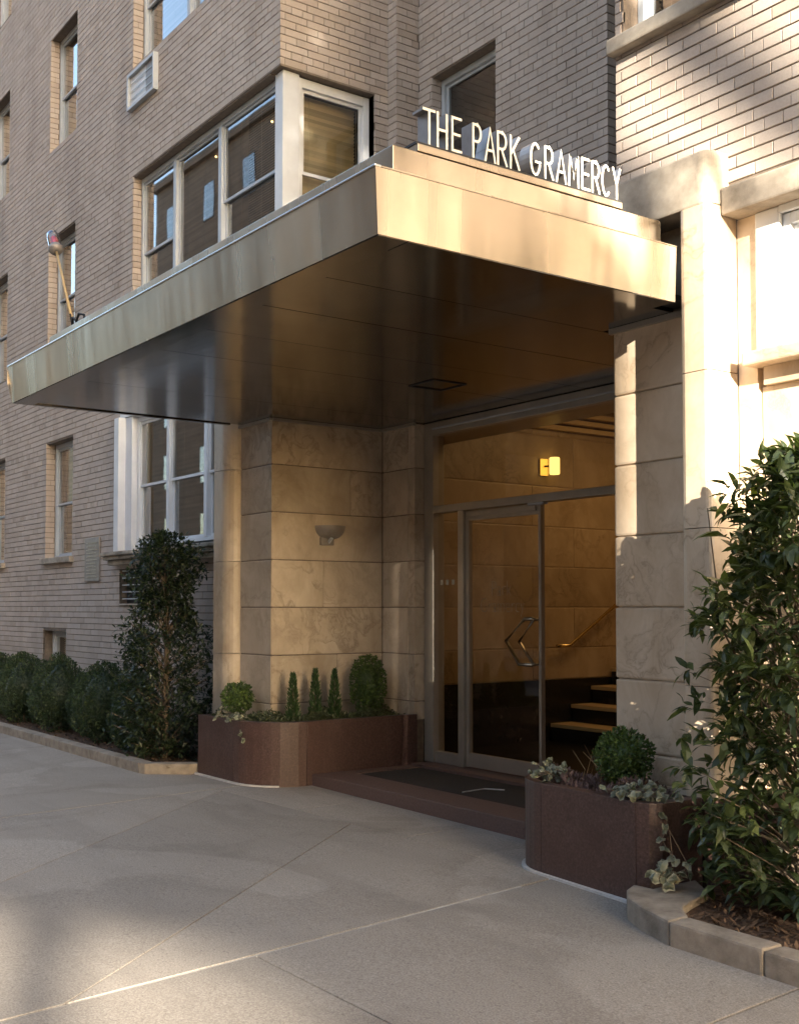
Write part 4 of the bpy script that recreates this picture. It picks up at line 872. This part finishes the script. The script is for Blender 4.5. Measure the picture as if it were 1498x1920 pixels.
for k in range(9):
    x, y = rnd.uniform(-5.15, -4.75), rnd.uniform(4.8, 5.05); MB().tube([(x, y, .45), (x + rnd.uniform(-.05, .05), y, .56), (x + rnd.uniform(-.1, .1), y + rnd.uniform(-.05, .05), .66)], [.003, .0025, .001], 4).obj('stalk', 'dead', tw)
tg = MB().tube([(-6.98, 5.62, .080), (-7.0, 5.86, .081), (-6.87, 5.95, .080)], .006, 5).obj('fallen_twig', 'caulk'); tg['label'] = 'pale twig lying on the dark entrance mat'; tg['category'] = 'twig'

rnd.seed(3)
# ================================================================ the rest of the street (shades and reflects) and added sun blockers
def street_house(name, label, x0, x1, y1, h, fl, m, wn, dp=12):
    b = thing(name, label, 'building'); BX(x0, x1, y1 - dp, y1, -.3, h).obj('wall', m, b); BX(x0 - .1, x1 + .1, y1 - dp - .1, y1 + .25, h, h + .4).obj('cornice', m, b)
    fw = MB().box(-.6, .6, -.02, .04, -.95, .95).mesh('window'); fw.materials.append(M['room']); pw_ = MB().quad((-.54, .045, -.89), (-.54, .045, .89), (.54, .045, .89), (.54, .045, -.89)).mesh('pane'); pw_.materials.append(M['glass'])
    nx = int((x1 - x0) / wn)
    for i in range(nx):
        for k in range(fl):
            w = link('window', fw, b); w.location = (x0 + (i + .5) * (x1 - x0) / nx, y1, 2.0 + k * 3.3); p = link('pane', pw_, w)
    return b
street_house('row_building', 'tall brown masonry building across the street', 16, 38.6, -14.6, 33, 9, 'stone_dark', 4.2)
street_house('row_building', 'four storey tan building under the added rooftop billboard across the street', 38.65, 43.4, -14.6, 11.7, 3, 'stone_tan', 2.2)
pw2 = thing('sun_blocker_wall', 'tall unseen wall added across the street to block low sun', 'wall')  # made-up wall, out of view; keeps low sun out of the entrance recess
BX(43.75, 49.15, -14.85, -14.62, -.3, 18.5).obj('wall', 'stone_dark', pw2)
for k in range(2): BX(45 + k * 2.4, 45.5 + k * 2.4, -15.4, -14.86, -.3, 12).obj('buttress', 'stone_dark', pw2)
street_house('row_building', 'wide tan building set back behind an open lot across the street', 91.6, 130, -30, 26.9, 7, 'stone_tan', 4.2, 2.5)
street_house('row_building', 'brown apartment block down the street facing the hedge', -58, -24, -14.6, 24, 7, 'stone_dark', 4.2)
street_house('row_building', 'five storey brown row house across the street', -23.5, -4.2, -14.6, 17, 5, 'stone_dark', 4.2)
street_house('row_building', 'low tan row house across the street', -3.8, 15.5, -14.6, 7.5, 2, 'stone_tan', 4.2)
street_house('row_building', 'mid height tan building far down the street', -130, -58.5, -14.6, 16.5, 5, 'stone_tan', 4.2)
bb = thing('sun_slot_screen', 'blank unseen rooftop billboard on steel legs across the street', 'screen')  # added out of view so sun reaches the sidewalk only in patches
bq = lambda t, o=0: (38.7 + 4.6 * t - .47 * o, -16.7 + 2.45 * t + .88 * o)
MB().prism([bq(0), bq(1), bq(1, .15), bq(0, .15)], 13.36, 30).obj('panel', 'stone_dark', bb)
MB().prism([bq(0), bq(1), bq(1, .15), bq(0, .15)], 12.72, 12.82).obj('shade_bar', 'dark', bb)  # bar added to cast a dark band across the sun patch
for t_ in (.03, .36, .6, .95): MB().prism([bq(t_, -.2), bq(t_ + .04, -.2), bq(t_ + .04, -.02), bq(t_, -.02)], 12.1, 20).obj('leg', 'dark', bb)
def crown_tree(name, label, trunk, crown_c, cr, n, L):
    t = thing(name, label, 'tree'); m = MB()
    for pts, rr_ in trunk: m.tube(pts, rr_, 9)
    m.obj('trunk', 'bark', t, smooth=True); lv = MB(); cc = Vector(crown_c)
    for _ in range(n):
        d = rdir(); k = rnd.random() ** .45; q = k * (1 + .2 * math.sin(5 * d.x + 2 * d.z) * math.sin(6 * d.y + 1)); sleaf(lv, cc + Vector((d.x * cr[0], d.y * cr[1], d.z * cr[2])) * q, rdir(), rdir(), L * rnd.uniform(.7, 1.3), L * .7)
    lv.obj('crown', 'tree', t, kind='stuff')
crown_tree('street_tree', 'street tree on the near kerb with a drooping limb and dense crown',
           [([(11.5, -.9, -.1), (11.46, -.9, 4), (11.5, -.9, 8.3), (11.3, -.95, 11)], [.15, .12, .11, .08]), ([(11.4, -.92, 10.4), (12.18, -.9, 9.56), (12.94, -.9, 8.8), (13.6, -.9, 8.25)], [.09, .085, .075, .05]), ([(11.4, -.92, 9.2), (12.3, -.9, 8.5), (12.9, -.9, 8.1)], [.05, .04, .02])],
           (10.9, -1.1, 12.6), (2.3, 2.3, 3.0), 11000, .18)
